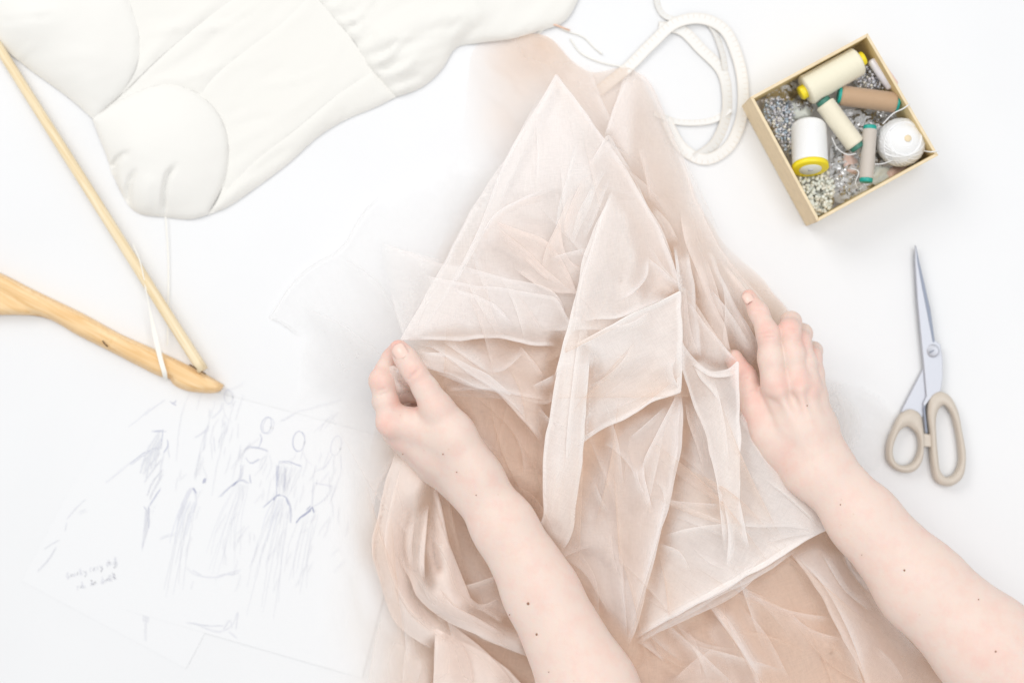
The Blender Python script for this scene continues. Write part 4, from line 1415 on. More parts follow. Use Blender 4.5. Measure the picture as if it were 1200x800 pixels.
net('net_white', [[(500, 205, 3), (560, 190, 5), (640, 180, 18)], [(640, 180, 18), (600, 260, 28), (545, 290, 26)], [(545, 290, 26), (515, 250, 8), (500, 205, 3)]], step=4.3, wr=fine(2.2, 0.2, 1.2))
# cream haze of loose net at the lower left
ld = dmap([(350, 480, .15), (400, 500, .5), (360, 600, .0), (400, 620, .6), (430, 600, .8), (370, 760, .1), (410, 740, .8), (440, 700, 1), (460, 780, 1), (330, 900, 0), (460, 560, 1)])
net('net_haze', [[(378, 470, 3), (420, 455, 8), (450, 505, 40), (478, 545, 40)], [(478, 545, 40), (455, 620, 26), (448, 700, 22), (480, 760, 20), (520, 900, 20)], [(520, 900, 20), (352, 900, 3)], [(352, 900, 3), (366, 760, 4), (380, 640, 4), (384, 560, 4), (378, 470, 3)]], step=5.0, wr=add_w(wrink(90, 22, 6, 5.5, R(75), 3, edge=8)), dens=lambda q: ld(q) * 0.24)
net('net_haze', [[(404, 540, 5), (432, 500, 30), (462, 528, 42)], [(462, 528, 42), (440, 610, 30), (436, 690, 26), (470, 760, 24), (520, 900, 22)], [(520, 900, 22), (392, 900, 4)], [(392, 900, 4), (396, 760, 6), (402, 660, 6), (404, 540, 5)]], step=5.0, wr=add_w(wrink(80, 16, 5, 15.5, R(75), 3, edge=8)), dens=lambda q: ld(q) * 0.36)

# --- top right sheers -------------------------------------------------------------
td = dmap([(640, 50, .35), (700, 90, .5), (745, 85, .75), (720, 170, .7), (800, 190, .5), (860, 300, .45), (780, 300, .8), (900, 370, .5)])
net('net_mid', [[(626, 40, 4), (660, 72, 5), (700, 86, 5), (738, 82, 6)], [(738, 82, 6), (756, 92, 6), (780, 140, 7), (806, 205, 10), (840, 285, 16), (905, 365, 30)], [(905, 365, 30), (850, 360, 44), (800, 330, 56)], [(800, 330, 56), (770, 262, 50), (722, 182, 34), (652, 90, 20)], [(652, 90, 20), (640, 66, 10), (626, 40, 4)]],
    step=4.3, fold=(1,), roll=(0.7, 2.0), wr=fine(1.9, R(60), 1.6), dens=td)
net('net_front', [[(737, 84, 8), (706, 166, 28)], [(706, 166, 28), (724, 186, 34), (745, 226, 42)], [(745, 226, 42), (750, 150, 26), (753, 84, 8)], [(753, 84, 8), (737, 84, 8)]], step=3.6, fold=(0,), roll=(0.7, 1.7), wr=fine(9.1, R(75), .8))
net('net_white', [[(798, 178, 5), (816, 200, 6), (846, 284, 10), (876, 330, 16)], [(876, 330, 16), (836, 296, 22), (815, 240, 18), (798, 178, 5)]], step=3.6, wr=fine(4.4, R(60), .8))
net('net_white', [[(830, 270, 8), (868, 312, 10), (905, 345, 14), (930, 372, 14)], [(930, 372, 14), (890, 372, 34), (850, 330, 28), (830, 270, 8)]], step=3.6, wr=fine(4.9, R(40), .8))

# --- right hand pleats ------------------------------------------------------------
net('net_front', [[(790, 282, 50), (797, 278, 54), (805, 292, 58)], [(805, 292, 58), (812, 330, 62), (818, 372, 64), (822, 424, 60)], [(822, 424, 60), (806, 440, 58), (798, 420, 60)], [(798, 420, 60), (796, 340, 58), (790, 282, 50)]], ridges=[[(800, 290, 60), (806, 350, 67), (810, 420, 66)]], step=2.9, fold=(1, 3), roll=(0.8, 2.0), wr=fine(1.1, R(85), .8))
net('net_mid', [[(804, 276, 48), (809, 274, 50), (820, 306, 56)], [(820, 306, 56), (836, 350, 62), (848, 384, 66), (858, 420, 66)], [(858, 420, 66), (840, 436, 60), (822, 420, 56)], [(822, 420, 56), (812, 350, 52), (804, 276, 48)]], ridges=[[(809, 280, 52), (824, 340, 66), (842, 410, 70)]], step=2.9, fold=(1,), roll=(1.0, 2.3), wr=fine(1.7, R(75), .9))
net('net_front', [[(826, 300, 40), (832, 296, 46), (842, 320, 54)], [(842, 320, 54), (866, 365, 58), (886, 398, 56), (893, 424, 50)], [(893, 424, 50), (880, 440, 36), (862, 420, 40)], [(862, 420, 40), (840, 366, 44), (826, 300, 40)]], ridges=[[(833, 300, 50), (852, 350, 64), (878, 410, 62)]], step=2.9, fold=(0, 1), roll=(1.0, 2.3), wr=fine(2.7, R(65), .9))
net('net_mid', [[(840, 300, 30), (856, 318, 38), (880, 352, 46), (892, 388, 48)], [(892, 388, 48), (880, 398, 44), (842, 330, 34), (840, 300, 30)]], step=2.9, fold=(0,), roll=(0.8, 2.0), wr=fine(3.7, R(60), .8))

# --- middle: band drawn across by the left hand ----------------------------------
net('net_mid', [[(474, 402, 62), (560, 394, 60), (657, 400, 52)], [(657, 400, 52), (648, 450, 50), (640, 522, 46)], [(640, 522, 46), (612, 490, 56), (580, 457, 58), (550, 438, 60), (508, 430, 62), (486, 424, 62)], [(486, 424, 62), (474, 402, 62)]],
    ridges=[[(520, 398, 58), (555, 422, 63), (590, 445, 58)], [(607, 405, 52), (635, 440, 57), (622, 456, 52)], [(560, 410, 50), (600, 425, 48)]], step=2.9, fold=(2,), roll=(1.0, 3.0), wr=fine(6.1, R(25), 1.4))
net('net_front', [[(490, 412, 66), (520, 416, 66), (560, 432, 64), (598, 462, 60)], [(598, 462, 60), (570, 456, 61), (530, 440, 64), (494, 428, 65)], [(494, 428, 65), (490, 412, 66)]], step=2.5, fold=(0, 1), roll=(0.7, 1.7), wr=fine(6.6, R(25), .6))
net('net_mid', [[(512, 436, 52), (580, 452, 50), (646, 452, 46)], [(646, 452, 46), (645, 470, 44), (600, 462, 50), (560, 456, 52), (520, 457, 54)], [(520, 457, 54), (512, 436, 52)]], step=2.9, fold=(1,), roll=(0.8, 2.3), wr=fine(7.6, R(5), .8))
net('net_deep', [[(520, 456, 48), (580, 456, 48), (644, 468, 42)], [(644, 468, 42), (640, 560, 36), (638, 640, 38)], [(638, 640, 38), (600, 600, 36), (570, 540, 40), (540, 490, 44), (520, 456, 48)]], ridges=[[(580, 470, 44), (600, 520, 34), (620, 600, 30)]], step=3.6, fold=(0,), wr=add_w(wrink(60, 14, 3, 5.1, R(80), 3, edge=8)))

# --- the large peaked sheer panel -------------------------------------------------
pk = dict(step=3.6, roll=(0.9, 2.6))
net('net_front', [[(652, 88, 34), (612, 155, 40), (560, 236, 46), (515, 320, 56), (470, 398, 68)], [(470, 398, 68), (520, 397.5, 66), (580, 396, 63), (630, 403, 60), (657, 404, 58)], [(657, 404, 58), (720, 380, 70), (797, 342, 76)], [(797, 342, 76), (788, 306, 74), (768, 262, 66), (742, 214, 54), (722, 182, 44)], [(722, 182, 44), (690, 138, 38), (652, 88, 34)]],
    ridges=[[(648, 108, 37), (600, 215, 50), (545, 318, 63), (500, 382, 70)], [(690, 150, 44), (668, 230, 62), (652, 320, 60)], [(642, 224, 52), (606, 238, 52), (574, 270, 56), (556, 300, 56)], [(590, 262, 49), (620, 300, 47), (640, 335, 46)], [(560, 300, 52), (600, 330, 54), (650, 345, 52)], [(545, 345, 64), (600, 360, 60), (650, 372, 58)], [(660, 290, 66), (690, 250, 62)]],
    fold=(0, 1, 3, 4), wr=fine(2.3, R(58), 1.8), **pk)
# second sheet of the same panel just behind
net('net_front', [[(652, 92, 30), (626, 140, 34), (588, 214, 40), (548, 300, 48), (494, 392, 60)], [(494, 392, 60), (560, 388, 56), (640, 396, 50)], [(640, 396, 50), (690, 330, 56), (720, 240, 48)], [(720, 240, 48), (700, 190, 40), (652, 92, 30)]],
    ridges=[[(655, 120, 36), (664, 200, 46), (640, 262, 42)], [(600, 250, 38), (630, 330, 36)]], fold=(0,), wr=fine(12.3, R(75), 2.2), **pk)
net('net_white', [[(652, 88, 35), (630, 150, 42), (600, 225, 48)], [(600, 225, 48), (650, 222, 56), (690, 215, 56), (716, 184, 44)], [(716, 184, 44), (690, 140, 39), (652, 88, 35)]], step=3.6, dens=lambda q: np.full(len(q), .8), wr=fine(22.3, R(75), 1.5))
net('net_front', [[(440, 282, 10), (500, 305, 26), (570, 322, 46), (650, 346, 52)], [(650, 346, 52), (662, 372, 52), (650, 400, 52)], [(650, 400, 52), (560, 396, 58), (472, 398, 64)], [(472, 398, 64), (452, 340, 34), (440, 282, 10)]], step=3.6, fold=(0,), roll=(0.8, 2.3), wr=fine(8.8, R(15), 1.4), dens=dmap([(440, 282, .25), (500, 320, .6), (560, 350, 1), (640, 370, 1), (472, 395, .5)]))
# swept inner folds
net('net_mid', [[(552, 300, 56), (572, 268, 60), (606, 240, 58), (645, 226, 58)], [(645, 226, 58), (650, 262, 54), (640, 320, 56)], [(640, 320, 56), (600, 296, 50), (574, 286, 52), (552, 300, 56)]], step=2.9, fold=(0, 2), roll=(0.7, 1.7), wr=fine(18.8, R(25), 1.4))
net('net_mid', [[(656, 262, 60), (664, 300, 62), (690, 322, 62)], [(690, 322, 62), (672, 346, 58), (648, 330, 56), (640, 302, 56)], [(640, 302, 56), (656, 262, 60)]], step=2.5, fold=(0, 2), roll=(0.7, 1.7), wr=fine(28.8, R(45), 1.0))
net('net_front', [[(492, 323, 64), (560, 335, 62), (633, 345, 60), (650, 349, 60)], [(650, 349, 60), (660, 366, 60), (667, 383, 60), (657, 401, 60)], [(657, 401, 60), (560, 395, 64), (474, 398, 68)], [(474, 398, 68), (492, 323, 64)]], step=3, fold=(0, 1), roll=(0.9, 2), wr=fine(51, R(12), 1.2), dens=lambda q: np.full(len(q), .8))
net('net_front', [[(526, 336, 67), (577, 357, 66), (603, 383, 66)], [(603, 383, 66), (540, 396, 67), (480, 397, 69)], [(480, 397, 69), (500, 366, 68), (526, 336, 67)]], step=3, fold=(0,), roll=(0.9, 2), wr=fine(52, R(30), 1.0), dens=lambda q: np.full(len(q), .6))
net('net_mid', [[(577, 258, 58), (610, 272, 60), (640, 283, 62), (660, 310, 62), (675, 343, 62)], [(675, 343, 62), (640, 338, 58), (600, 312, 56)], [(600, 312, 56), (580, 285, 56), (577, 258, 58)]], ridges=[[(600, 275, 62), (640, 310, 58)]], step=3, fold=(0, 1), roll=(1.0, 2.5), wr=fine(53, R(35), 1.6))
net('net_white', [[(676, 165, 52), (658, 235, 62), (650, 300, 66)], [(650, 300, 66), (668, 290, 66)], [(668, 290, 66), (690, 240, 60), (712, 190, 50)], [(712, 190, 50), (676, 165, 52)]], step=3, fold=(0, 2), roll=(1.0, 2.5), wr=fine(54, R(100), 1.2), dens=lambda q: np.full(len(q), 1.4))
net('net_white', [[(700, 205, 56), (680, 250, 62), (668, 300, 68)], [(668, 300, 68), (684, 282, 68)], [(684, 282, 68), (704, 235, 62), (716, 205, 56)], [(716, 205, 56), (700, 205, 56)]], step=3, fold=(0, 2), roll=(1.0, 2.5), wr=fine(55, R(110), 1.2), dens=lambda q: np.full(len(q), 1.4))
net('net_white', [[(648, 104, 42), (600, 205, 54), (545, 310, 64), (492, 390, 71)], [(492, 390, 71), (482, 392, 70)], [(482, 392, 70), (530, 305, 62), (585, 210, 52), (640, 112, 40)], [(640, 112, 40), (648, 104, 42)]], step=3, fold=(0,), roll=(1.0, 2.5), wr=fine(56, R(-60), .6), dens=lambda q: np.full(len(q), 1.3))
# hood: narrow peaked fold in front
net('net_light', [[(720, 218, 62), (706, 250, 68), (690, 290, 74), (674, 350, 80), (662, 400, 82), (650, 446, 74)], [(650, 446, 74), (680, 440, 72), (720, 430, 72), (762, 410, 72)], [(762, 410, 72), (768, 370, 76), (760, 340, 76), (757, 318, 76), (756, 290, 74), (747, 256, 70), (720, 218, 62)]],
    ridges=[[(720, 230, 68), (702, 290, 82), (688, 350, 88)], [(735, 262, 70), (742, 310, 80), (730, 350, 82)], [(728, 330, 76), (735, 352, 84)]], step=2.9, fold=(0,), roll=(0.9, 2.0), wr=add_w(wrink(50, 7, 2.2, 7.4, R(100), 3, edge=5)), dens=dmap([(720, 220, .55), (690, 330, .72), (740, 300, .62), (670, 400, .8), (730, 366, .7)]))
net('net_mid', [[(757, 318, 72), (770, 300, 68), (797, 335, 72)], [(797, 335, 72), (797, 346, 76), (770, 354, 78), (742, 366, 80)], [(742, 366, 80), (752, 345, 76), (757, 318, 72)]], ridges=[[(770, 320, 64), (775, 340, 66)]], step=2.5, wr=fine(38.8, R(25), 0.8))

# --- shoulder panel with the bright upper crease ---------------------------------
net('net_light', [[(664, 409, 84), (700, 391, 86), (735, 372, 86), (770, 356, 84), (797, 342, 82)], [(797, 342, 82), (798.5, 380, 82), (798, 420, 80), (797, 459, 74)], [(797, 459, 74), (770, 468, 68), (735, 488, 62), (700, 505, 58), (668, 530, 56)], [(668, 530, 56), (680, 470, 66), (688, 420, 76), (664, 409, 84)]],
    ridges=[[(690, 410, 80), (740, 400, 72), (790, 400, 78)], [(700, 450, 64), (750, 440, 60), (794, 450, 72)], [(785, 430, 74), (795, 456, 74)]], step=3.2, fold=(0, 1, 2), roll=(1.0, 3.0), wr=fine(3.1, R(-20), 1.4), dens=dmap([(680, 410, 1), (790, 345, 1), (740, 420, .95), (780, 450, .95), (700, 500, .9)]))
net('net_mid', [[(668, 412, 76), (735, 378, 78), (796, 346, 76)], [(796, 346, 76), (797, 400, 70), (796, 456, 64)], [(796, 456, 64), (735, 480, 52), (672, 520, 48)], [(672, 520, 48), (668, 412, 76)]], step=4.3, wr=add_w(wrink(40, 12, 3, 23.1, R(-30), 3, edge=8)))
# hanging bright strip
net('net_light', [[(672, 366, 84), (660, 412, 87), (650, 456, 84), (641, 510, 76), (637, 560, 70), (637, 605, 64), (630, 622, 58)], [(630, 622, 58), (642, 636, 54), (656, 647, 52)], [(656, 647, 52), (668, 628, 58), (675, 590, 66), (681, 540, 74), (686, 480, 82), (690, 412, 88)], [(690, 412, 88), (684, 390, 87), (672, 366, 84)]],
    ridges=[[(676, 380, 92), (670, 450, 92), (660, 540, 82), (655, 610, 72)]], step=2.5, fold=(0, 2), roll=(1.0, 2.3), wr=add_w(wrink(70, 8, 1.6, 6.3, R(100), 3, edge=4)))
net('net_light', [[(674, 372, 80), (650, 455, 78), (638, 560, 64), (636, 606, 58)], [(636, 606, 58), (650, 630, 52)], [(650, 630, 52), (664, 560, 66), (676, 470, 78), (674, 372, 80)]], step=2.9, wr=fine(31, R(100), 1.0))
net('net_front', [[(612, 600, 44), (628, 616, 56), (640, 634, 54)], [(640, 634, 54), (655, 648, 50), (640, 660, 44), (620, 640, 40), (600, 612, 38)], [(600, 612, 38), (612, 600, 44)]], step=2.2, fold=(0,), roll=(0.7, 1.7), wr=fine(41, R(60), 2.0))

# --- panels under the shoulder ----------------------------------------------------
net('net_front', [[(797, 459, 70), (800, 485, 68), (797, 520, 66), (786, 575, 62), (770, 640, 58), (756, 690, 54), (744, 735, 50), (734, 759, 46)], [(734, 759, 46), (722, 742, 44), (690, 700, 44), (650, 650, 46)], [(650, 650, 46), (668, 590, 56), (690, 530, 60), (735, 490, 62), (797, 459, 70)]],
    ridges=[[(792, 470, 72), (776, 505, 64), (754, 545, 56), (764, 570, 62), (768, 600, 60)], [(790, 478, 70), (786, 540, 68), (770, 620, 63), (748, 710, 56)], [(700, 540, 54), (720, 600, 46), (710, 680, 42)], [(690, 580, 50), (680, 640, 42)], [(740, 600, 48), (735, 680, 44)]],
    step=3.2, fold=(0,), roll=(1.1, 3.0), wr=fine(5.1, R(75), 2.0), dens=dmap([(797, 460, 1), (760, 560, .9), (700, 540, .6), (680, 620, .7), (720, 700, 1), (740, 740, 1), (660, 650, .6)]))
net('net_mid', [[(792, 470, 62), (790, 540, 58), (762, 655, 52), (738, 740, 44)], [(738, 740, 44), (700, 690, 40), (665, 640, 42)], [(665, 640, 42), (700, 540, 50), (792, 470, 62)]], ridges=[[(770, 500, 52), (745, 560, 44), (720, 660, 38)]], step=3.6, fold=(0,), roll=(0.9, 2.6), wr=fine(15.1, R(70), 2.6), dens=lambda q: np.full(len(q), .85))
net('net_deep', [[(797, 462, 58), (800, 520, 50), (770, 620, 46)], [(770, 620, 46), (748, 560, 46), (735, 520, 50)], [(735, 520, 50), (797, 462, 58)]], step=2.9, fold=(1,), wr=fine(17.1, R(70), 1.6))

# --- the large sheer with the double hem at lower right ---------------------------
net('net_light', [[(800, 470, 62), (830, 440, 66), (866, 480, 72)], [(866, 480, 72), (884, 510, 72), (912, 545, 70), (942, 578, 68), (966, 607, 64), (971, 619, 62)], [(971, 619, 62), (940, 634, 64), (900, 661, 64), (860, 684, 62), (800, 716, 58), (740, 750, 50)], [(740, 750, 50), (757, 690, 52), (780, 600, 56), (800, 520, 58), (800, 470, 62)]],
    ridges=[[(880, 520, 76), (915, 570, 76), (950, 612, 70)], [(800, 610, 56), (850, 612, 64), (930, 618, 70), (966, 615, 66)], [(810, 660, 52), (860, 640, 56), (930, 625, 64)], [(820, 540, 54), (835, 580, 50), (840, 600, 52)], [(770, 700, 52), (830, 690, 55), (890, 655, 60)]],
    step=3.6, fold=(1, 2), roll=(1.1, 3.3), wr=add_w(wrink(60, 8, 1.8, 9.7, R(40), 3, edge=6), wrink(30, 10, 1.0, 2.9, R(-30), 2, edge=5)), dens=dmap([(800, 470, .6), (830, 520, .45), (880, 530, .85), (950, 600, .95), (830, 600, .7), (860, 670, .9), (780, 720, .8), (780, 620, .5), (960, 618, 1)]))
net('net_front', [[(806, 480, 54), (866, 490, 62), (940, 590, 60), (962, 616, 58)], [(962, 616, 58), (930, 632, 58), (860, 676, 55), (746, 740, 46)], [(746, 740, 46), (780, 610, 48), (806, 480, 54)]], step=4.3, fold=(1,), roll=(0.8, 2.6), wr=fine(19.7, R(10), 2.4), dens=lambda q: np.full(len(q), .9))
# second hem line a few millimetres below the first
net('net_front', [[(940, 640, 58), (900, 667, 58), (860, 690, 56), (800, 722, 52), (742, 757, 44)], [(742, 757, 44), (750, 735, 44), (800, 700, 50), (900, 645, 54), (940, 640, 58)]], step=2.9, fold=(0,), roll=(0.7, 2.0), wr=fine(29.7, R(-30), .6))
# pointed tail lying over the thumb
net('net_light', [[(799, 402, 76), (812, 420, 70), (832, 436, 72), (852, 434, 78), (865, 424, 82)], [(865, 424, 82), (866.5, 470, 86), (866, 520, 84), (867, 580, 80), (872, 640, 74)], [(872, 640, 74), (866, 652, 72), (860, 636, 74), (852, 668, 70)], [(852, 668, 70), (848, 620, 76), (841, 560, 78), (828, 510, 78), (812, 468, 76), (800, 425, 76), (799, 402, 76)]],
    ridges=[[(838, 460, 80), (852, 540, 88), (860, 620, 80)], [(812, 436, 76), (838, 520, 84)]], step=2.5, fold=(0, 1, 3), roll=(0.9, 2.0), wr=add_w(wrink(80, 7, 1.6, 3.3, R(75), 3, edge=4)), dens=dmap([(800, 405, .6), (840, 440, .6), (860, 440, .8), (850, 560, .95), (862, 620, .6), (866, 650, .15), (850, 668, .1)]))
net('net_front', [[(799, 345, 70), (830, 384, 68), (853, 412, 74), (866, 426, 78)], [(866, 426, 78), (850, 440, 72), (825, 436, 66), (799, 410, 68)], [(799, 410, 68), (799, 345, 70)]], ridges=[[(805, 360, 66), (820, 400, 56), (832, 425, 58)]], step=2.5, fold=(0,), roll=(0.9, 2.0), wr=fine(39.7, R(50), 1.2))

# --- lower right drape ------------------------------------------------------------
net('net_mid', [[(926, 644, 50), (945, 632, 54), (964, 630, 54), (984, 646, 50)], [(984, 646, 50), (994, 672, 44), (1030, 702, 38), (1080, 755, 32), (1140, 820, 26), (1220, 900, 20)], [(1220, 900, 20), (1050, 900, 34)], [(1050, 900, 34), (1016, 800, 46), (990, 748, 48), (962, 694, 50), (926, 644, 50)]],
    ridges=[[(950, 640, 58), (985, 700, 50), (1030, 770, 42), (1080, 840, 34)], [(968, 642, 50), (1000, 700, 38), (1050, 780, 30)]], step=3.6, fold=(3,), roll=(1.1, 3.3), wr=fine(9.9, R(55), 2.0), dens=dmap([(940, 640, 1), (980, 700, .9), (1020, 760, .7), (1080, 820, .5)]))
net('net_deep', [[(800, 712, 44), (860, 680, 48), (930, 644, 50)], [(930, 644, 50), (962, 694, 46), (990, 748, 44), (1018, 805, 40), (1040, 900, 36)], [(1040, 900, 36), (930, 900, 36)], [(930, 900, 36), (892, 800, 44), (868, 752, 46), (834, 706, 46)], [(834, 706, 46), (800, 712, 44)]],
    ridges=[[(870, 690, 42), (920, 730, 48), (985, 770, 38)], [(860, 690, 44), (900, 760, 36), (930, 840, 34)], [(930, 660, 42), (960, 730, 34), (990, 800, 30)]], step=3.6, fold=(3,), roll=(1.0, 3.0), wr=fine(6.9, R(50), 2.2))
net('net_mid', [[(834, 706, 50), (856, 730, 52), (878, 772, 50), (900, 830, 46), (920, 900, 44)], [(920, 900, 44), (860, 900, 36), (840, 800, 40), (820, 740, 42)], [(820, 740, 42), (834, 706, 50)]], step=3.2, fold=(0,), roll=(1.0, 2.6), wr=fine(16.9, R(60), 1.6), dens=lambda q: np.full(len(q), .7))
net('net_deep', [[(744, 762, 36), (790, 735, 40), (836, 712, 42)], [(836, 712, 42), (870, 780, 40), (890, 900, 36)], [(890, 900, 36), (740, 900, 26), (730, 800, 24)], [(730, 800, 24), (744, 762, 36)]], ridges=[[(760, 752, 24), (790, 775, 20), (800, 800, 18)], [(800, 740, 36), (850, 790, 38)], [(780, 850, 34)]], step=3.6, wr=fine(26.9, R(40), 2.6))
net('net_mid', [[(760, 800, 34), (800, 775, 40), (850, 760, 42)], [(850, 760, 42), (880, 820, 40), (900, 900, 36)], [(900, 900, 36), (770, 900, 30), (760, 800, 34)]], step=3.6, wr=fine(27.9, R(-40), 2.0), dens=dmap([(760, 800, .4), (820, 800, .9), (870, 820, .9), (800, 900, .9)]))

# --- lower left: heavier satin-like folds -------------------------------------------
net('satin', [[(466, 526, 44), (452, 570, 34), (445, 600, 26), (439, 642, 20), (444, 675, 18), (455, 709, 18), (467, 731, 20), (509, 761, 26)], [(509, 761, 26), (540, 760, 22), (562, 750, 20), (530, 728, 26)], [(530, 728, 26), (505, 706, 34), (492, 690, 40), (488, 650, 38), (500, 590, 42), (508, 556, 48)], [(508, 556, 48), (490, 536, 48), (466, 526, 44)]],
    ridges=[[(470, 545, 52), (458, 600, 46), (454, 650, 42), (464, 690, 40), (482, 722, 38), (512, 745, 34)], [(478, 600, 34), (474, 640, 22), (480, 668, 20), (492, 700, 18), (515, 724, 18)], [(496, 560, 56), (490, 610, 52), (486, 650, 46)]], step=2.9, fold=(0,), roll=(1.4, 2.6), wr=add_w(wrink(60, 14, 1.6, 2.2, R(80), 3, edge=6)), dens=dmap([(440, 640, .75), (480, 600, 1), (460, 720, .8), (520, 750, 1), (470, 540, .9)]))
net('satin', [[(505, 556, 52), (514, 590, 46), (522, 622, 42), (532, 660, 38), (544, 692, 36), (560, 716, 34)], [(560, 716, 34), (590, 726, 34), (620, 738, 36), (625, 770, 26)], [(625, 770, 26), (596, 758, 34), (562, 744, 36), (530, 724, 38), (505, 702, 42), (494, 682, 44)], [(494, 682, 44), (496, 640, 44), (500, 600, 46), (505, 556, 52)]],
    ridges=[[(498, 600, 54), (497, 650, 54), (500, 685, 52), (530, 718, 47), (565, 738, 44), (610, 758, 40)], [(507, 610, 30), (509, 650, 26), (514, 668, 30)], [(516, 640, 46), (530, 690, 48), (556, 722, 44)]], step=2.9, fold=(0, 2), roll=(1.3, 2.6), wr=add_w(wrink(50, 12, 1.4, 12.2, R(80), 3, edge=6)))
net('net_mid', [[(505, 552, 44), (530, 560, 38), (560, 600, 34), (592, 680, 34), (620, 740, 34)], [(620, 740, 34), (590, 730, 28), (560, 718, 28), (546, 694, 32)], [(546, 694, 32), (532, 660, 34), (522, 622, 38), (505, 552, 44)]], ridges=[[(545, 690, 40), (560, 684, 36), (585, 672, 40)], [(560, 712, 36), (580, 695, 32), (592, 690, 36)]], step=2.9, wr=fine(52.2, R(60), 1.6), dens=dmap([(520, 570, .5), (550, 640, .25), (570, 690, .9), (600, 730, .9)]))
net('satin', [[(511, 737, 30), (511, 770, 32), (509, 830, 30), (507, 900, 30)], [(507, 900, 30), (660, 900, 24)], [(660, 900, 24), (625, 820, 26), (600, 790, 26), (560, 762, 26), (530, 748, 28), (511, 737, 30)]],
    ridges=[[(520, 750, 40), (522, 800, 42), (520, 900, 40)], [(545, 770, 30), (560, 830, 26)], [(580, 790, 36), (610, 850, 34)]], step=3.6, fold=(0, 2), roll=(1.2, 2.6), wr=add_w(wrink(60, 20, 2.2, 32.2, R(80), 3, edge=6)), dens=dmap([(511, 740, 1), (511, 890, .9), (560, 800, .95), (620, 850, .9)]))
net('satin', [[(467, 731, 16), (490, 752, 20), (513, 763, 24)], [(513, 763, 24), (512, 820, 22), (510, 900, 20)], [(510, 900, 20), (420, 900, 8)], [(420, 900, 8), (428, 800, 8), (440, 752, 10), (467, 731, 16)]], ridges=[[(480, 760, 24), (470, 830, 20), (465, 900, 18)]], step=3.6, wr=add_w(wrink(70, 16, 2.5, 42.2, R(85), 3, edge=6)), dens=dmap([(440, 752, .1), (428, 800, .05), (460, 760, .35), (500, 770, .6), (480, 830, .5), (440, 890, .1), (505, 890, .6)]))
# small knot of net pinched in the left fist
net('net_mid', [[(452, 432, 86), (462, 430, 92), (472, 440, 94), (486, 452, 90)], [(486, 452, 90), (494, 470, 84), (482, 476, 80), (472, 470, 80)], [(472, 470, 80), (462, 456, 84), (452, 432, 86)]], ridges=[[(458, 436, 94), (474, 456, 96), (484, 470, 90)], [(468, 446, 88), (480, 462, 86)]], step=2.2, fold=(0, 2), roll=(0.7, 1.3), wr=add_w(wrink(20, 5, 2.2, 62.2, R(50), 3, edge=3)))
net('net_front', [[(452, 444, 80), (446, 420, 72), (462, 400, 78), (474, 398, 78)], [(474, 398, 78), (470, 430, 84), (478, 460, 84), (466, 462, 84)], [(466, 462, 84), (452, 444, 80)]], step=2.2, wr=add_w(wrink(20, 5, 2.0, 72.2, R(60), 3, edge=3)))
# thin net trailing out beyond the right hand
net('net_white', [[(958, 438, 20), (985, 444, 12), (1010, 452, 6), (1040, 470, 3), (1050, 486, 3)], [(1050, 486, 3), (1047, 520, 3), (1036, 548, 3), (1014, 562, 4)], [(1014, 562, 4), (980, 556, 30), (962, 500, 40), (958, 438, 20)]], ridges=[[(972, 450, 22), (995, 490, 12), (985, 530, 16)]], step=3.6, fade=5, wr=fine(82, R(40), 1.8), dens=lambda q: np.full(len(q), 1.1))
net('net_white', [[(962, 452, 26), (990, 462, 20), (1008, 482, 14), (1002, 512, 14), (988, 540, 18)], [(988, 540, 18), (972, 530, 36), (960, 490, 40), (962, 452, 26)]], step=2.9, fade=5, wr=fine(83, R(70), 1.4), dens=lambda q: np.full(len(q), 1.1))

for _, _, mat_, e_, r_, n_, k_ in sorted(SHEETS, key=lambda s: (s[0], s[1])):
    cloth(n_, M[mat_], tulle, e_, r_, rest=0.5, **k_)


def cvt(x0, y0, s):
    return lambda *p: [(x0 + a / s, y0 + c / s) for a, c in p]


cA, cB, cC, cD, cE, cF = cvt(450, 60, 2.353), cvt(450, 360, 4.0), cvt(620, 330, 3.48), cvt(620, 540, 3.08), cvt(780, 560, 2.857), cvt(380, 520, 2.857)


def hm_at(q):
    g = hm_ix(q)
    i = g.astype(int)
    f = g - i
    return (HM[i[:, 0], i[:, 1]] * (1 - f[:, 0]) * (1 - f[:, 1]) + HM[i[:, 0] + 1, i[:, 1]] * f[:, 0] * (1 - f[:, 1]) +
            HM[i[:, 0], i[:, 1] + 1] * (1 - f[:, 0]) * f[:, 1] + HM[i[:, 0] + 1, i[:, 1] + 1] * f[:, 0] * f[:, 1])


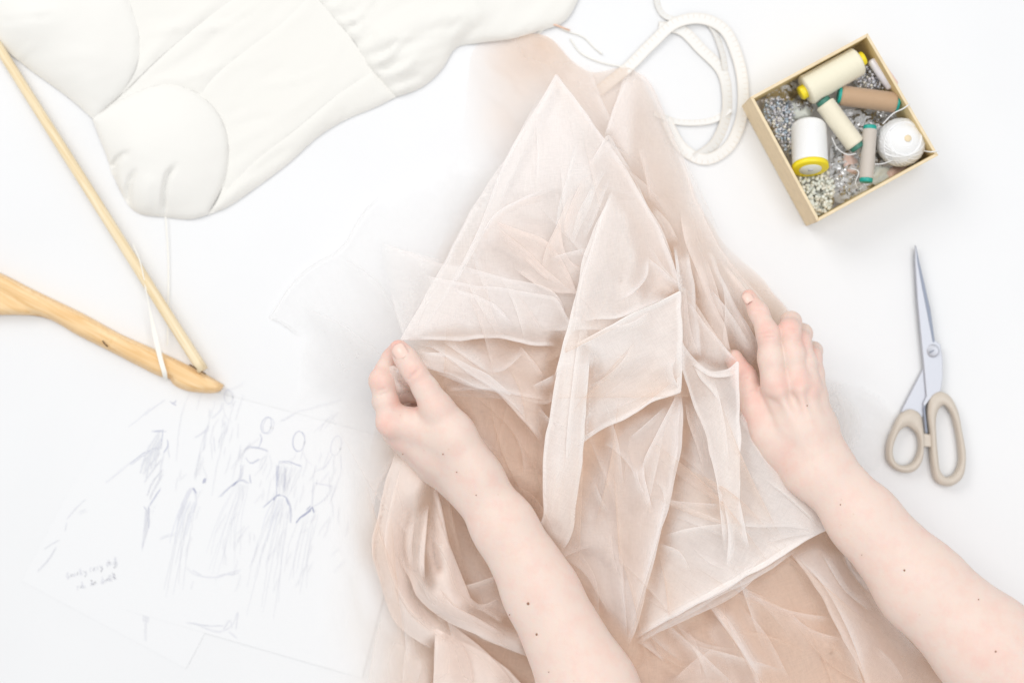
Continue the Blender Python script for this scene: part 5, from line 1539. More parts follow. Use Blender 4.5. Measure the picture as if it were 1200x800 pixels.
def fold(mat, path, width, side, dens=0.8, rise=3.0, seed=0.0, ends=0.25, zmax=None):
    """one gathered fold of the net: a crisp turned edge along the path, the cloth thinning out to one side.
    side +1 / -1: right / left of the direction of travel as seen in the picture"""
    p = spline(path, step=3.0)
    n = len(p)
    tg = np.gradient(p, axis=0)
    tg /= np.linalg.norm(tg, axis=1)[:, None] + 1e-9
    nr = np.stack([-tg[:, 1], tg[:, 0]], 1) * side
    s = np.linspace(0, 1, n)
    endt = np.clip(np.minimum(s, 1 - s) / ends, 0, 1) if ends else np.ones(n)
    endt = endt * endt * (3 - 2 * endt)
    nc = 10
    tt = np.linspace(0, 1, nc) ** 1.4
    rows_q, rows_z, rows_d = [], [], []
    for t in tt:
        wob = 1 + 0.35 * np.array([noise.noise(Vector((x * 0.03, y * 0.03, seed))) for x, y in p])
        q = p + nr * (width * t * wob * (0.45 + 0.55 * endt))[:, None]
        z = hm_at(q)
        k = np.ones(9) / 9
        z = np.convolve(np.pad(z, 4, mode='edge'), k, 'valid')
        z = z + 0.6 + rise * (1 - t) ** 2 * (0.3 + 0.7 * endt) + 0.8 * fbm(q[:, 0], q[:, 1], 1 / 30.0, 1 / 30.0, seed + 4, 2) * t
        rows_q.append(q)
        rows_z.append(z)
        rows_d.append(dens * (1 - t) ** 1.25 * endt)
    q0, z0 = rows_q[0], rows_z[0]
    under = [(1.0, -0.5, 1.25), (1.35, -1.1, 1.25), (1.0, -1.7, 1.1), (0.0, -2.1, 0.9), (-2.5, -2.3, 0.5), (-6.0, -2.4, 0.0)]
    cols = [(q0 - nr * o, z0 + dz, dens * f_ * endt) for o, dz, f_ in under[::-1]] + list(zip(rows_q, rows_z, rows_d))
    m = len(cols)
    Q = np.stack([np.column_stack([c[0], c[1]]) for c in cols], 1).reshape(-1, 3)
    D = np.stack([c[2] for c in cols], 1).reshape(-1)
    if zmax is not None:
        Q[:, 2] = np.minimum(Q[:, 2], zmax)
    Q[:, 2] = np.maximum(Q[:, 2], 0.9)
    F = [(i * m + c, (i + 1) * m + c, (i + 1) * m + c + 1, i * m + c + 1) for i in range(n - 1) for c in range(m - 1)]
    return mesh('net_fold', PA(Q), F, M[mat], tulle, attrs={'dens': D})


FL = [  # material, path, width, side, density
    ('net_front', cA((440, 110), (330, 320), (260, 500), (190, 640)), 26, -1, .7),
    ('net_front', cA((415, 150), (424, 230), (425, 300), (420, 400)), 22, -1, .5),
    ('net_front', cA((490, 300), (495, 400), (500, 480), (512, 530)), 22, -1, .55),
    ('net_front', cA((452, 386), (415, 394), (380, 410), (310, 450), (262, 525)), 30, -1, .9),
    ('net_mid', cA((520, 385), (480, 480), (445, 560), (437, 625)), 24, -1, .8),
    ('net_mid', cA((552, 350), (520, 420), (500, 480), (506, 530)), 16, -1, .7),
    ('net_front', cA((560, 330), (600, 262), (618, 235), (640, 270), (690, 350)), 20, 1, .7),
    ('net_front', cA((690, 350), (720, 420), (762, 490), (800, 590)), 24, 1, .7),
    ('net_front', cA((640, 375), (600, 455), (575, 540), (540, 650), (525, 790)), 18, -1, .7),
    ('net_mid', cA((295, 468), (360, 492), (440, 522), (480, 560)), 20, 1, .9),
    ('net_mid', cA((300, 480), (400, 560), (440, 600), (525, 672)), 26, 1, .8),
    ('net_mid', cA((380, 560), (430, 610), (470, 640)), 18, -1, .8),
    ('net_front', cA((455, 575), (500, 560), (560, 545)), 14, 1, .7),
    ('net_front', cA((0, 540), (80, 558), (160, 580)), 26, 1, .35),
    ('net_front', cA((160, 580), (320, 625), (470, 670), (508, 758)), 26, 1, .8),
    ('net_front', cA((20, 660), (40, 735), (62, 795)), 22, -1, .4),
    ('net_front', cA((180, 650), (300, 700), (362, 765)), 20, 1, .6),
    ('net_light', cA((540, 742), (590, 736), (640, 734), (720, 702), (800, 668)), 16, -1, .8),
    ('net_front', cA((640, 690), (690, 660), (722, 620), (726, 560)), 14, -1, .8),
    ('net_front', cA((722, 570), (760, 600), (800, 640)), 14, 1, .7),
    ('net_front', cA((668, 60), (650, 120), (612, 228)), 26, -1, .6),
    ('net_mid', cA((700, 260), (720, 330), (740, 420)), 24, -1, .6),
    ('net_mid', cA((740, 430), (780, 470), (812, 530)), 22, 1, .7),
    ('net_white', cA((720, 60), (790, 220), (860, 370), (930, 512)), 20, 1, 1.2),
    ('net_mid', cA((818, 430), (832, 520), (868, 610), (900, 700)), 20, -1, .8),
    ('net_mid', cA((880, 560), (910, 640), (941, 760)), 16, 1, .7),
    # under the big sheer's lower edge
    ('net_front', cB((110, 172), (220, 182), (300, 235), (400, 308), (520, 385), (600, 450), (742, 600)), 18, -1, .8),
    ('net_front', cB((240, 300), (350, 345), (450, 378), (530, 388)), 10, -1, .8),
    ('net_front', cB((300, 386), (400, 380), (500, 382), (640, 410), (775, 432)), 14, -1, .8),
    ('net_front', cB((270, 150), (340, 200), (410, 248), (470, 290), (512, 312)), 14, -1, .8),
    ('net_front', cB((480, 300), (560, 290), (620, 240), (660, 200)), 12, -1, .5),
    ('net_mid', cB((630, 180), (700, 258), (752, 335)), 16, 1, .7),
    ('net_front', cB((690, 376), (752, 345), (805, 318)), 12, 1, .8),
    ('net_mid', cB((360, 560), (470, 640), (530, 740)), 18, -1, .5),
    ('net_mid', cB((600, 560), (650, 680), (660, 800)), 26, -1, .35),
    # shoulder and strip
    ('net_light', cC((232, 140), (205, 240), (180, 420), (160, 600), (150, 800)), 10, -1, .7),
    ('net_light', cC((330, 190), (420, 170), (500, 120)), 14, 1, .5),
    ('net_light', cC((240, 430), (300, 400), (380, 330), (430, 250)), 22, 1, .4),
    ('net_light', cC((600, 300), (580, 350), (590, 400), (615, 440)), 14, 1, .6),
    ('net_front', cC((614, 440), (596, 480), (520, 630), (470, 740), (468, 790)), 16, -1, .9),
    ('net_front', cC((616, 480), (604, 600), (600, 700), (570, 810)), 14, 1, .9),
    ('net_front', cC((560, 510), (470, 590), (400, 650)), 22, -1, .5),
    ('net_front', cC((300, 650), (360, 690), (420, 760), (450, 830)), 20, -1, .5),
    ('net_mid', cC((640, 480), (650, 560), (690, 680), (720, 790)), 18, -1, .6),
    ('net_light', cC((652, 322), (690, 350), (742, 382), (800, 384), (852, 368)), 14, -1, .8),
    ('net_light', cC((672, 330), (700, 390), (745, 440), (790, 500)), 14, -1, .6),
    ('net_light', cC((742, 384), (770, 470), (800, 620), (812, 790)), 12, 1, .5),
    ('net_mid', cC((632, 0), (642, 100), (655, 200), (692, 312)), 14, 1, .8),
    ('net_mid', cC((655, 60), (700, 130), (735, 185), (812, 300)), 14, 1, .8),
    ('net_front', cC((715, 10), (770, 70), (830, 150), (920, 296)), 18, 1, .8),
    ('net_mid', cC((850, 130), (900, 220), (930, 330)), 10, 1, .7),
    # sheets running down to the hem
    ('net_front', cD((410, 0), (412, 50), (425, 110), (442, 182)), 12, 1, .9),
    ('net_front', cD((385, 20), (395, 80), (420, 130)), 16, 1, .5),
    ('net_front', cD((505, 60), (470, 240), (410, 450), (352, 640)), 12, 1, .9),
    ('net_front', cD((330, 300), (335, 420), (345, 560), (350, 660)), 26, 1, .5),
    ('net_mid', cD((290, 240), (300, 340), (325, 430)), 14, 1, .5),
    ('net_mid', cD((120, 340), (200, 400), (262, 500), (300, 560)), 24, -1, .5),
    ('net_mid', cD((110, 350), (150, 330), (230, 300)), 18, -1, .5),
    ('net_light', cD((480, 275), (560, 250), (680, 232), (820, 225)), 22, 1, .5),
    ('net_light', cD((470, 300), (540, 330), (580, 400)), 18, 1, .4),
    ('net_light', cD((700, 120), (722, 250), (716, 395)), 8, -1, .8),
    ('net_light', cD((752, 120), (772, 220), (792, 322)), 8, 1, .8),
    ('net_light', cD((862, 322), (740, 442), (560, 534), (390, 622)), 12, 1, .7),
    ('net_front', cD((862, 372), (742, 480), (570, 566), (384, 650)), 12, 1, .7),
    ('net_mid', cD((650, 520), (700, 580), (742, 642), (832, 800)), 16, -1, .9),
    ('net_mid', cD((395, 648), (440, 680), (492, 722)), 16, -1, .8),
    ('net_mid', cD((560, 600), (600, 660), (620, 800)), 30, 1, .4),
    ('net_mid', cD((760, 456), (810, 478), (862, 502)), 14, 1, .6),
    ('net_light', cE((330, 0), (420, 70), (520, 165)), 14, -1, .5),
    ('net_light', cE((520, 178), (420, 160), (300, 160), (200, 150)), 20, 1, .5),
    ('net_light', cE((520, 180), (430, 190), (330, 215)), 16, 1, .5),
    ('net_front', cE((432, 236), (470, 290), (522, 345), (602, 482), (684, 690)), 16, -1, .9),
    ('net_front', cE((520, 240), (560, 310), (602, 372), (700, 452)), 18, -1, .6),
    ('net_front', cE((548, 190), (600, 232), (640, 302), (742, 462), (900, 640)), 14, 1, .6),
    ('net_front', cE((150, 430), (240, 552), (332, 690)), 16, -1, .9),
    ('net_mid', cE((240, 376), (330, 410), (402, 442), (562, 472)), 16, 1, .7),
    ('net_mid', cE((400, 440), (480, 505), (592, 542)), 20, 1, .6),
    ('net_mid', cE((240, 420), (330, 520), (420, 690)), 22, 1, .5),
    ('net_mid', cE((20, 686), (90, 620), (180, 560)), 26, 1, .5),
    ('net_mid', cE((700, 560), (760, 620), (800, 690)), 26, 1, .4),
    # lower left
    ('satin', cF((262, 60), (225, 200), (205, 330), (225, 430), (290, 560), (380, 640)), 18, -1, .7),
    ('satin', cF((346, 196), (338, 300), (332, 380), (332, 462)), 18, 1, .9),
    ('satin', cF((232, 330), (262, 400), (290, 450), (312, 505), (400, 582), (530, 642), (655, 702)), 18, -1, .9),
    ('satin', cF((365, 200), (400, 300), (440, 400), (505, 562)), 14, 1, .8),
    ('satin', cF((300, 250), (290, 350), (300, 430)), 14, 1, .6),
    ('satin', cF((380, 480), (430, 540), (520, 590), (620, 650)), 14, 1, .7),
    ('net_mid', cF((462, 478), (500, 470), (545, 455), (590, 440)), 14, 1, .9),
    ('net_mid', cF((470, 500), (520, 540), (590, 520)), 16, 1, .7),
    ('net_mid', cF((500, 540), (540, 560), (600, 600)), 14, -1, .7),
    ('satin', cF((376, 620), (372, 700), (370, 810)), 26, -1, .7),
    ('satin', cF((440, 640), (480, 720), (500, 820)), 22, 1, .5),
    ('satin', cF((400, 590), (520, 680), (600, 760), (650, 830)), 18, 1, .7),
    ('net_mid', cF((236, 30), (205, 90), (170, 160), (160, 260)), 18, 1, .35),
    ('net_mid', cF((200, 560), (170, 680), (150, 820)), 30, -1, .35),
    ('net_mid', cF((290, 640), (270, 720), (265, 820)), 26, -1, .5),
    # pale net left and right
    ('net_white', [(398, 300), (440, 330), (470, 380)], 22, 1, 1.0),
    ('net_white', [(352, 360), (400, 380), (450, 420)], 26, 1, .8),
    ('net_white', [(1002, 470), (1008, 500), (992, 540)], 18, 1, 1.0),
    ('net_white', [(975, 450), (990, 490), (984, 530)], 14, -1, .8),
]
for k_, (mt_, pa_, wd_, sd_, dn_) in enumerate(FL):
    fold(mt_, pa_, wd_ * 1.35, sd_, dn_ * .9, rise=2.6, seed=k_ * 1.37)
# small loose wrinkles between them
rf = np.random.default_rng(5)
for (x0, y0, x1, y1, ang, n_) in ((560, 240, 720, 400, 60, 12), (500, 400, 650, 520, 25, 8), (650, 380, 800, 500, -25, 8), (650, 500, 780, 720, 80, 14), (790, 480, 960, 690, 35, 12), (760, 690, 1020, 800, 50, 14), (790, 290, 890, 430, 62, 8), (450, 560, 520, 800, 80, 6), (520, 560, 640, 740, 65, 6), (660, 110, 760, 260, 62, 6)):
    for _ in range(int(n_ * 0.7)):
        cx_, cy_ = rf.uniform(x0, x1), rf.uniform(y0, y1)
        a_ = R(ang + rf.normal(0, 13))
        l_ = rf.uniform(22, 80)
        bd_ = rf.normal(0, 5)
        dx, dy = math.cos(a_) * l_, math.sin(a_) * l_
        fold(['net_mid', 'net_front', 'net_light'][int(rf.integers(3))], [(cx_ - dx, cy_ - dy), (cx_ + bd_, cy_ - bd_), (cx_ + dx, cy_ + dy)], rf.uniform(10, 30), 1 if rf.random() > .5 else -1, rf.uniform(.2, .5), rise=rf.uniform(1.2, 2.8), seed=cx_, ends=0.5)

for (x0, y0, x1, y1, ang, n_) in ((500, 460, 640, 640, 70, 9), (740, 690, 1040, 800, 45, 10), (650, 520, 780, 720, 78, 6), (680, 400, 790, 470, -22, 4), (450, 560, 540, 800, 78, 4), (800, 480, 940, 600, 40, 5)):
    for _ in range(n_):
        cx_, cy_ = rf.uniform(x0, x1), rf.uniform(y0, y1)
        a_ = R(ang + rf.normal(0, 16))
        l_ = rf.uniform(50, 130)
        bd_ = rf.normal(0, 9)
        dx, dy = math.cos(a_) * l_, math.sin(a_) * l_
        fold(['net_deep', 'net_mid', 'net_deep'][int(rf.integers(3))], [(cx_ - dx, cy_ - dy), (cx_ + bd_, cy_ - bd_), (cx_ + dx, cy_ + dy)], rf.uniform(26, 60), 1 if rf.random() > .5 else -1, rf.uniform(.25, .5), rise=rf.uniform(2.5, 5), seed=cx_, ends=0.5)
# ------------------------------------------------------------------ the two arms (one smooth surface each)
def PV(px, py, z):
    return np.array(P(px, py, z))


class Field:
    """signed-distance volume, blended primitives, turned into a quad surface"""
    def __init__(self, lo, hi, h):
        self.lo = np.array(lo, float)
        self.h = h
        self.n = np.ceil((np.array(hi) - self.lo) / h).astype(int) + 1
        self.a = np.full(self.n, 0.02, np.float32)

    def clone(self):
        f = Field.__new__(Field)
        f.lo, f.h, f.n = self.lo, self.h, self.n
        f.a = np.full(self.n, 0.02, np.float32)
        return f

    def box(self, lo, hi):
        i0 = np.clip(np.floor((lo - self.lo) / self.h).astype(int), 0, self.n)
        i1 = np.clip(np.ceil((hi - self.lo) / self.h).astype(int) + 1, 0, self.n)
        return i0, i1

    def cone(self, a, b, ra, rb, k, flat=None, fs=1.0, sub=False):
        m = max(ra, rb) + k + 0.006
        i0, i1 = self.box(np.minimum(a, b) - m, np.maximum(a, b) + m)
        if (i1 <= i0).any():
            return
        ax = [self.lo[d] + self.h * np.arange(i0[d], i1[d]) for d in range(3)]
        X = np.stack(np.meshgrid(*ax, indexing='ij'), -1).astype(np.float32)
        ba = (b - a)
        pa = X - a.astype(np.float32)
        t = np.clip((pa @ ba.astype(np.float32)) / max(1e-12, ba @ ba), 0, 1)
        dv = pa - t[..., None] * ba.astype(np.float32)
        if flat is not None:
            n = np.array(flat, float)
            n /= np.linalg.norm(n)
            c = dv @ n.astype(np.float32)
            dv = dv + c[..., None] * (1 / fs - 1) * n.astype(np.float32)
        d = np.linalg.norm(dv, axis=-1) - (ra + (rb - ra) * t)
        s = tuple(slice(i0[q], i1[q]) for q in range(3))
        cur = self.a[s]
        if sub:
            d = -d
            hh = np.clip(0.5 - 0.5 * (cur - d) / k, 0, 1)
            self.a[s] = cur * (1 - hh) + d * hh + k * hh * (1 - hh)
        else:
            hh = np.clip(0.5 + 0.5 * (d - cur) / k, 0, 1)
            self.a[s] = d * (1 - hh) + cur * hh - k * hh * (1 - hh)

    def merge(self, o, k):
        d, cur = o.a, self.a
        hh = np.clip(0.5 + 0.5 * (d - cur) / k, 0, 1)
        self.a = d * (1 - hh) + cur * hh - k * hh * (1 - hh)

    def surface(self):
        a = self.a
        neg = a < 0
        c = np.zeros(np.array(a.shape) - 1, np.uint8)
        for dx in (0, 1):
            for dy in (0, 1):
                for dz in (0, 1):
                    c += neg[dx:a.shape[0] - 1 + dx, dy:a.shape[1] - 1 + dy, dz:a.shape[2] - 1 + dz]
        act = (c > 0) & (c < 8)
        idx = np.argwhere(act)
        ids = np.full(act.shape, -1, np.int64)
        ids[act] = np.arange(len(idx))
        acc = np.zeros((len(idx), 3))
        cnt = np.zeros(len(idx))
        corners = [(x, y, z) for x in (0, 1) for y in (0, 1) for z in (0, 1)]
        for p in corners:
            for ax in range(3):
                if p[ax] == 0:
                    q = list(p)
                    q[ax] = 1
                    va = a[idx[:, 0] + p[0], idx[:, 1] + p[1], idx[:, 2] + p[2]]
                    vb = a[idx[:, 0] + q[0], idx[:, 1] + q[1], idx[:, 2] + q[2]]
                    m = (va < 0) != (vb < 0)
                    t = np.where(m, va / (va - vb + 1e-20), 0)
                    pos = np.array(p)[None] + t[:, None] * (np.array(q) - np.array(p))[None]
                    acc[m] += pos[m]
                    cnt[m] += 1
        V = self.lo + self.h * (idx + acc / cnt[:, None])
        F = []
        for ax in range(3):
            o1, o2 = [(1, 2), (2, 0), (0, 1)][ax]
            sl0 = [slice(None)] * 3
            sl1 = [slice(None)] * 3
            sl0[ax], sl1[ax] = slice(0, -1), slice(1, None)
            e = neg[tuple(sl0)] != neg[tuple(sl1)]
            ei = np.argwhere(e)
            ok = (ei[:, o1] > 0) & (ei[:, o2] > 0) & (ei[:, o1] < a.shape[o1] - 1) & (ei[:, o2] < a.shape[o2] - 1)
            ei = ei[ok]
            fl = neg[ei[:, 0], ei[:, 1], ei[:, 2]]
            qs = []
            for (u, v) in ((0, 0), (-1, 0), (-1, -1), (0, -1)):
                k = ei.copy()
                k[:, o1] += u
                k[:, o2] += v
                qs.append(ids[k[:, 0], k[:, 1], k[:, 2]])
            q = np.stack(qs, 1)
            q[~fl] = q[~fl][:, ::-1]
            F.append(q[(q >= 0).all(1)])
        return V, np.vstack(F)


def smooth_mesh(V, F, it=3, lam=0.5):
    n = len(V)
    E = np.vstack([F[:, [0, 1]], F[:, [1, 2]], F[:, [2, 3]], F[:, [3, 0]]])
    for k in range(it * 2):
        l = lam if k % 2 == 0 else -lam * 1.03
        s = np.zeros_like(V)
        c = np.zeros(n)
        np.add.at(s, E[:, 0], V[E[:, 1]])
        np.add.at(c, E[:, 0], 1)
        np.add.at(s, E[:, 1], V[E[:, 0]])
        np.add.at(c, E[:, 1], 1)
        V = V + l * (s / np.maximum(c, 1)[:, None] - V)
    return V


person = empty('person', P(760, 760), 'pair of bare fair skinned arms with short unpainted nails holding the tulle', 'person')
HS = 0.00105


def chain(f, pts, k, flat=None, fs=1.0):
    for (x0, y0, z0, r0), (x1, y1, z1, r1) in zip(pts[:-1], pts[1:]):
        f.cone(PV(x0, y0, z0), PV(x1, y1, z1), RR(r0, z0), RR(r1, z1), k, flat, fs)


def flush_of(V, spots):
    out = np.zeros(len(V))
    for (x, y, z, rad, am) in spots:
        d = np.linalg.norm(V - PV(x, y, z), axis=1)
        out = np.maximum(out, am * np.exp(-(d / RR(rad, z)) ** 2))
    return out


def creases(f, lines, r=0.0011, k=0.0016):
    for l in lines:
        for p, q in zip(l[:-1], l[1:]):
            f.cone(PV(*p), PV(*q), r, r, k, sub=True)


def top_z(V, x, y):
    z = 100.0
    for _ in range(4):
        w_ = PV(x, y, z)
        d = np.hypot(V[:, 0] - w_[0], V[:, 1] - w_[1])
        nr = np.where(d < 0.0016)[0]
        if len(nr) == 0:
            return z
        z = V[nr][:, 2].max() * 1000
    return z


def surf_creases(f, V, lines, r=0.0009, k=0.0014):
    for l in lines:
        pts = [PV(x, y, top_z(V, x, y) + 0.15) for x, y in l]
        for p, q in zip(pts[:-1], pts[1:]):
            f.cone(p, q, r, r, k, sub=True)


def nail(parent, c, dirv, up, L, W):
    """curved nail plate; c world centre of its surface, dirv towards the tip, up away from the finger"""
    d = np.array(dirv, float)
    d /= np.linalg.norm(d)
    u = np.array(up, float)
    u -= d * (u @ d)
    u /= np.linalg.norm(u)
    s = np.cross(d, u)
    V, F = [], []
    nu, nv = 11, 9
    for i in range(nu):
        t = i / (nu - 1)
        wv = W * 0.5 * (math.sqrt(max(0.0, 1 - (1 - min(1, t / 0.28)) ** 2)) * 0.35 + 0.65) * (1 if t < 0.8 else math.sqrt(max(0.05, 1 - ((t - 0.8) / 0.23) ** 2)))
        for j in range(nv):
            v = -1 + 2 * j / (nv - 1)
            V.append(c + d * ((t - 0.5) * L) + s * (v * wv) - u * (W * 0.24 * v * v + L * 0.10 * (2 * (t - 0.45)) ** 2))
    for i in range(nu - 1):
        for j in range(nv - 1):
            F.append((i * nv + j, i * nv + j + 1, (i + 1) * nv + j + 1, (i + 1) * nv + j))
    o = mesh('nail', V, F, M['nail'], parent)
    so = o.modifiers.new('thickness', 'SOLIDIFY')
    so.thickness = 0.0005
    so.offset = 0
    return o


def mole(parent, V, x, y, r):
    """a little raised mole where the arm surface meets the given sight line"""
    z = 100.0
    for _ in range(4):
        w_ = PV(x, y, z)
        d = np.hypot(V[:, 0] - w_[0], V[:, 1] - w_[1])
        near = np.where(d < 0.002)[0]
        if len(near) == 0:
            return
        z = V[near][:, 2].max() * 1000
    c = PV(x, y, z)
    Vv, F = [], []
    for i in range(3):
        for j in range(8):
            t = 2 * math.pi * j / 8
            q = (1 - i / 2.0)
            Vv.append(c + np.array([r * q * math.cos(t), r * q * math.sin(t), -0.0004 + 0.0008 * (1 - q * q)]))
    for i in range(2):
        for j in range(8):
            j2 = (j + 1) % 8
            F.append((i * 8 + j, i * 8 + j2, (i + 1) * 8 + j2, (i + 1) * 8 + j))
    mesh('mole', Vv, F, M['mole'], parent)


# ---- left arm: fist pinching the net between thumb and forefinger --------------------
lo = np.minimum(PV(415, 385, 20), PV(820, 1010, 20)) - 0.01
hi = np.maximum(PV(415, 385, 0), PV(820, 1010, 0)) + 0.02
L = Field((PV(420, 900, 60)[0] , PV(700, 960, 60)[1], 0.015), (PV(830, 900, 60)[0], PV(600, 380, 60)[1], 0.165), HS)
arm = L
fl = (-0.87, 0.49, 0)
chain(arm, [(748, 930, 112, 61), (690, 806, 104, 55), (634, 694, 94, 42.5), (590, 616, 88, 36), (560, 572, 85, 30.5)], 0.012, (0, 0, 1), 0.80)
chain(arm, [(700, 815, 100, 40), (620, 660, 88, 30), (566, 575, 80, 22)], 0.012)
hand = L.clone()
chain(hand, [(560, 562, 85, 27), (520, 510, 88, 25), (470, 494, 84, 19)], 0.010)
chain(hand, [(556, 566, 80, 26), (510, 530, 76, 24), (466, 504, 72, 19)], 0.010)
chain(hand, [(550, 572, 70, 24), (510, 540, 62, 21), (474, 516, 58, 17)], 0.010)
chain(hand, [(545, 572, 62, 22), (510, 545, 52, 18), (484, 524, 48, 15)], 0.010)
chain(hand, [(556, 548, 90, 25), (532, 508, 94, 22), (512, 478, 95, 18)], 0.010)        # thumb metacarpal
chain(hand, [(470, 494, 86, 10), (500, 500, 86, 16), (512, 484, 90, 15)], 0.010)        # web
arm.merge(hand, 0.014)
th = L.clone()
chain(th, [(514, 481, 97, 17), (499, 456, 101, 14.2), (486, 436, 103, 13.8)], 0.006)
chain(th, [(486, 436, 103, 13.4), (476, 420, 101, 12.6), (467, 408, 97, 9.8)], 0.004)
chain(th, [(480, 428, 99, 12), (470, 413, 94, 11)], 0.005)
arm.merge(th, 0.0065)
ix = L.clone()
chain(ix, [(462, 497, 87, 15.5), (452, 470, 88, 14.2), (447, 447, 88, 13.2)], 0.004)
chain(ix, [(447, 447, 88, 12.8), (452, 432, 82, 11.5), (458, 420, 76, 11)], 0.003)
chain(ix, [(458, 420, 76, 10.6), (466, 408, 74, 9.5)], 0.003)
arm.merge(ix, 0.005)
for pts in ([(466, 504, 70, 14), (450, 470, 66, 13.5), (452, 450, 62, 13), (478, 446, 58, 11.5), (492, 452, 58, 10)],
            [(474, 516, 56, 13), (456, 486, 50, 12.5), (456, 466, 46, 12), (482, 460, 44, 11), (496, 466, 46, 9.5)],
            [(484, 524, 46, 12), (468, 502, 38, 11), (468, 486, 36, 10.5), (490, 480, 36, 9.5), (500, 484, 38, 8.5)]):
    fg = L.clone()
    chain(fg, pts, 0.003)
    arm.merge(fg, 0.0022)
# knuckles, wrist bone and tendons
for (x, y, z, r) in ((452, 496, 93, 11), (470, 512, 78, 12), (446, 444, 91, 10), (508, 474, 102, 13)):
    arm.cone(PV(x, y, z), PV(x + 3, y + 2, z), RR(r, z), RR(r, z), 0.009)
V0, _ = arm.surface()
surf_creases(arm, V0, [[(477, 446), (485, 440), (494, 433)], [(480, 441), (487, 436), (493, 430)], [(443, 464), (450, 461), (457, 460)], [(444, 458), (451, 456)], [(458, 474), (468, 476), (480, 475), (490, 474)], [(462, 480), (472, 480)]])
Vl, Fl = arm.surface()
Vl = smooth_mesh(Vl, Fl, 3)
fl_l = flush_of(Vl, [(463, 403, 100, 16, .75), (486, 436, 115, 15, .45), (450, 500, 100, 17, .42), (446, 446, 98, 14, .42), (436, 432, 88, 10, .5), (495, 472, 95, 14, .5), (466, 470, 95, 12, .5), (478, 452, 95, 12, .55), (510, 470, 112, 13, .25), (470, 415, 95, 16, .45), (472, 522, 85, 20, .25), (460, 412, 75, 18, .6)])
la = mesh('arm', Vl, Fl, M['skin'], person, attrs={'flush': fl_l})
la['label'] = 'left arm with its thumb and forefinger pinching the net'
bpy.context.view_layer.update()


td_ = PV(465, 407, 105) - PV(478, 426, 112)
nz = top_z(Vl, 467.5, 412)
nail(la, PV(467.0, 411.5, nz + 0.7), td_, (-0.18, 0.0, 0.95), 0.0150, 0.0128)
for (x, y, r) in ((619, 707, 0.0013), (629, 743, 0.0011), (558, 580, 0.0006), (519, 532, 0.0006), (535, 553, 0.0005), (597, 720, 0.0006), (643, 787, 0.0005), (472, 532, 0.0005)):
    mole(la, Vl, x, y, r)

# ---- right arm: hand resting flat, thumb under the net ---------------------------------
Rf = Field((PV(835, 400, 40)[0], PV(1000, 960, 60)[1], 0.012), (PV(1300, 400, 40)[0], PV(870, 325, 40)[1], 0.17), HS)
arm = Rf
fw = np.array([0.0, 0, 1.0])
chain(arm, [(1270, 868, 112, 67), (1158, 760, 100, 62), (1080, 686, 90, 52), (1012, 608, 84, 41), (966, 556, 80, 33.5)], 0.012, fw, 0.74)
hand = Rf.clone()
chain(hand, [(955, 556, 80, 26), (930, 500, 82, 21), (908, 456, 82, 16)], 0.010, fw, 0.85)
chain(hand, [(962, 550, 80, 26), (946, 500, 83, 20), (935, 452, 83, 15)], 0.010, fw, 0.85)
chain(hand, [(968, 545, 78, 25), (956, 500, 79, 18), (948, 456, 79, 14)], 0.010, fw, 0.85)
chain(hand, [(974, 540, 74, 22), (964, 500, 72, 15), (956, 464, 71, 12)], 0.010, fw, 0.9)
chain(hand, [(938, 552, 72, 24), (912, 520, 70, 22), (888, 486, 66, 16)], 0.010)        # thenar
arm.merge(hand, 0.016)
for pts in ([(908, 452, 84, 16.5), (903.5, 420, 85, 14.4), (900, 391, 85, 12.6), (889, 366, 78, 10.5), (877.5, 347, 70, 8.0)],
            [(935, 450, 84, 15), (929.5, 416, 85, 13.5), (925, 387, 83, 12.2), (927, 377, 66, 11), (929, 378, 46, 9.5)],
            [(948, 454, 80, 14), (943, 424, 80, 12.6), (938, 400, 76, 11.4), (940, 391, 58, 10.8), (941, 394, 42, 9)],
            [(956, 462, 72, 12.5), (953, 438, 72, 11.6), (951, 418, 66, 10.8), (953, 411, 50, 9.6), (953, 414, 38, 8)]):
    fg = Rf.clone()
    chain(fg, pts, 0.006)
    arm.merge(fg, 0.0013)
tb_ = Rf.clone()
chain(tb_, [(898, 506, 70, 21), (884, 476, 68, 16.5), (872, 442, 66, 14), (860, 420, 62, 10.5)], 0.005)
arm.merge(tb_, 0.006)
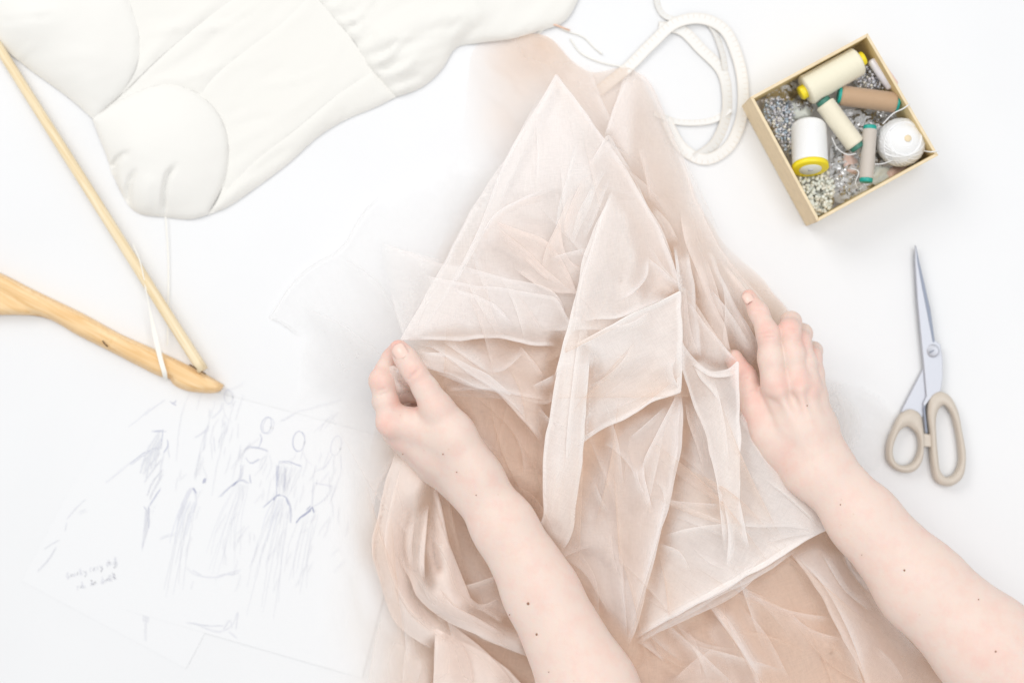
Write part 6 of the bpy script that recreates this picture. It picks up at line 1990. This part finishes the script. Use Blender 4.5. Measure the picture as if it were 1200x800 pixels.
for (x, y, z, r) in ((909, 449, 91, 12), (936, 446, 92, 11), (949, 450, 86, 10), (957, 459, 76, 9), (1000, 566, 82, 17)):
    arm.cone(PV(x, y, z), PV(x + 1, y + 3, z), RR(r, z), RR(r, z), 0.008)
for a, b in (((948, 528, 93), (914, 462, 95.5)), ((957, 524, 94), (937, 458, 98)), ((964, 522, 91), (950, 464, 91.5)), ((970, 520, 84), (958, 470, 80))):
    arm.cone(PV(*a), PV(*b), 0.0016, 0.0018, 0.009)
V0, _ = arm.surface()
surf_creases(arm, V0, [[(890, 392), (900, 390), (911, 390)], [(891, 387), (901, 385), (910, 386)], [(893, 396), (900, 395), (908, 395)], [(916, 389), (925, 386), (934, 388)], [(918, 384), (926, 382)], [(931, 402), (939, 399), (946, 401)], [(882, 365), (889, 363), (896, 362)], [(877, 462), (883, 458), (888, 456)], [(872, 446), (878, 442)]])
Vr, Fr = arm.surface()
Vr = smooth_mesh(Vr, Fr, 3)
fl_r = flush_of(Vr, [(876, 346, 75, 18, .62), (890, 366, 85, 13, .40), (900, 389, 96, 15, .55), (925, 382, 92, 15, .6), (939, 396, 84, 14, .55), (952, 414, 72, 13, .5), (911, 450, 98, 14, .48), (938, 446, 98, 13, .45), (950, 452, 92, 12, .38), (870, 430, 70, 22, .62), (886, 468, 75, 16, .55), (1160, 765, 140, 26, .3), (880, 490, 75, 20, .35), (918, 540, 90, 20, .25)])
ra = mesh('arm', Vr, Fr, M['skin'], person, attrs={'flush': fl_r})
ra['label'] = 'right arm with its hand flat on the heap, thumb under the net'
nz = top_z(Vr, 875.5, 346)
nail(ra, PV(876.5, 347.5, top_z(Vr, 878, 349) + 0.5), PV(873, 341, 70) - PV(882, 356, 78), (-0.1, 0.25, 0.9), 0.0105, 0.0092)
for (x, y, r) in ((1060, 668, 0.0009), (1147, 702, 0.0006), (1167, 763, 0.0010), (985, 591, 0.0006), (946, 475, 0.0006), (1010, 650, 0.0004)):
    mole(ra, Vr, x, y, r)
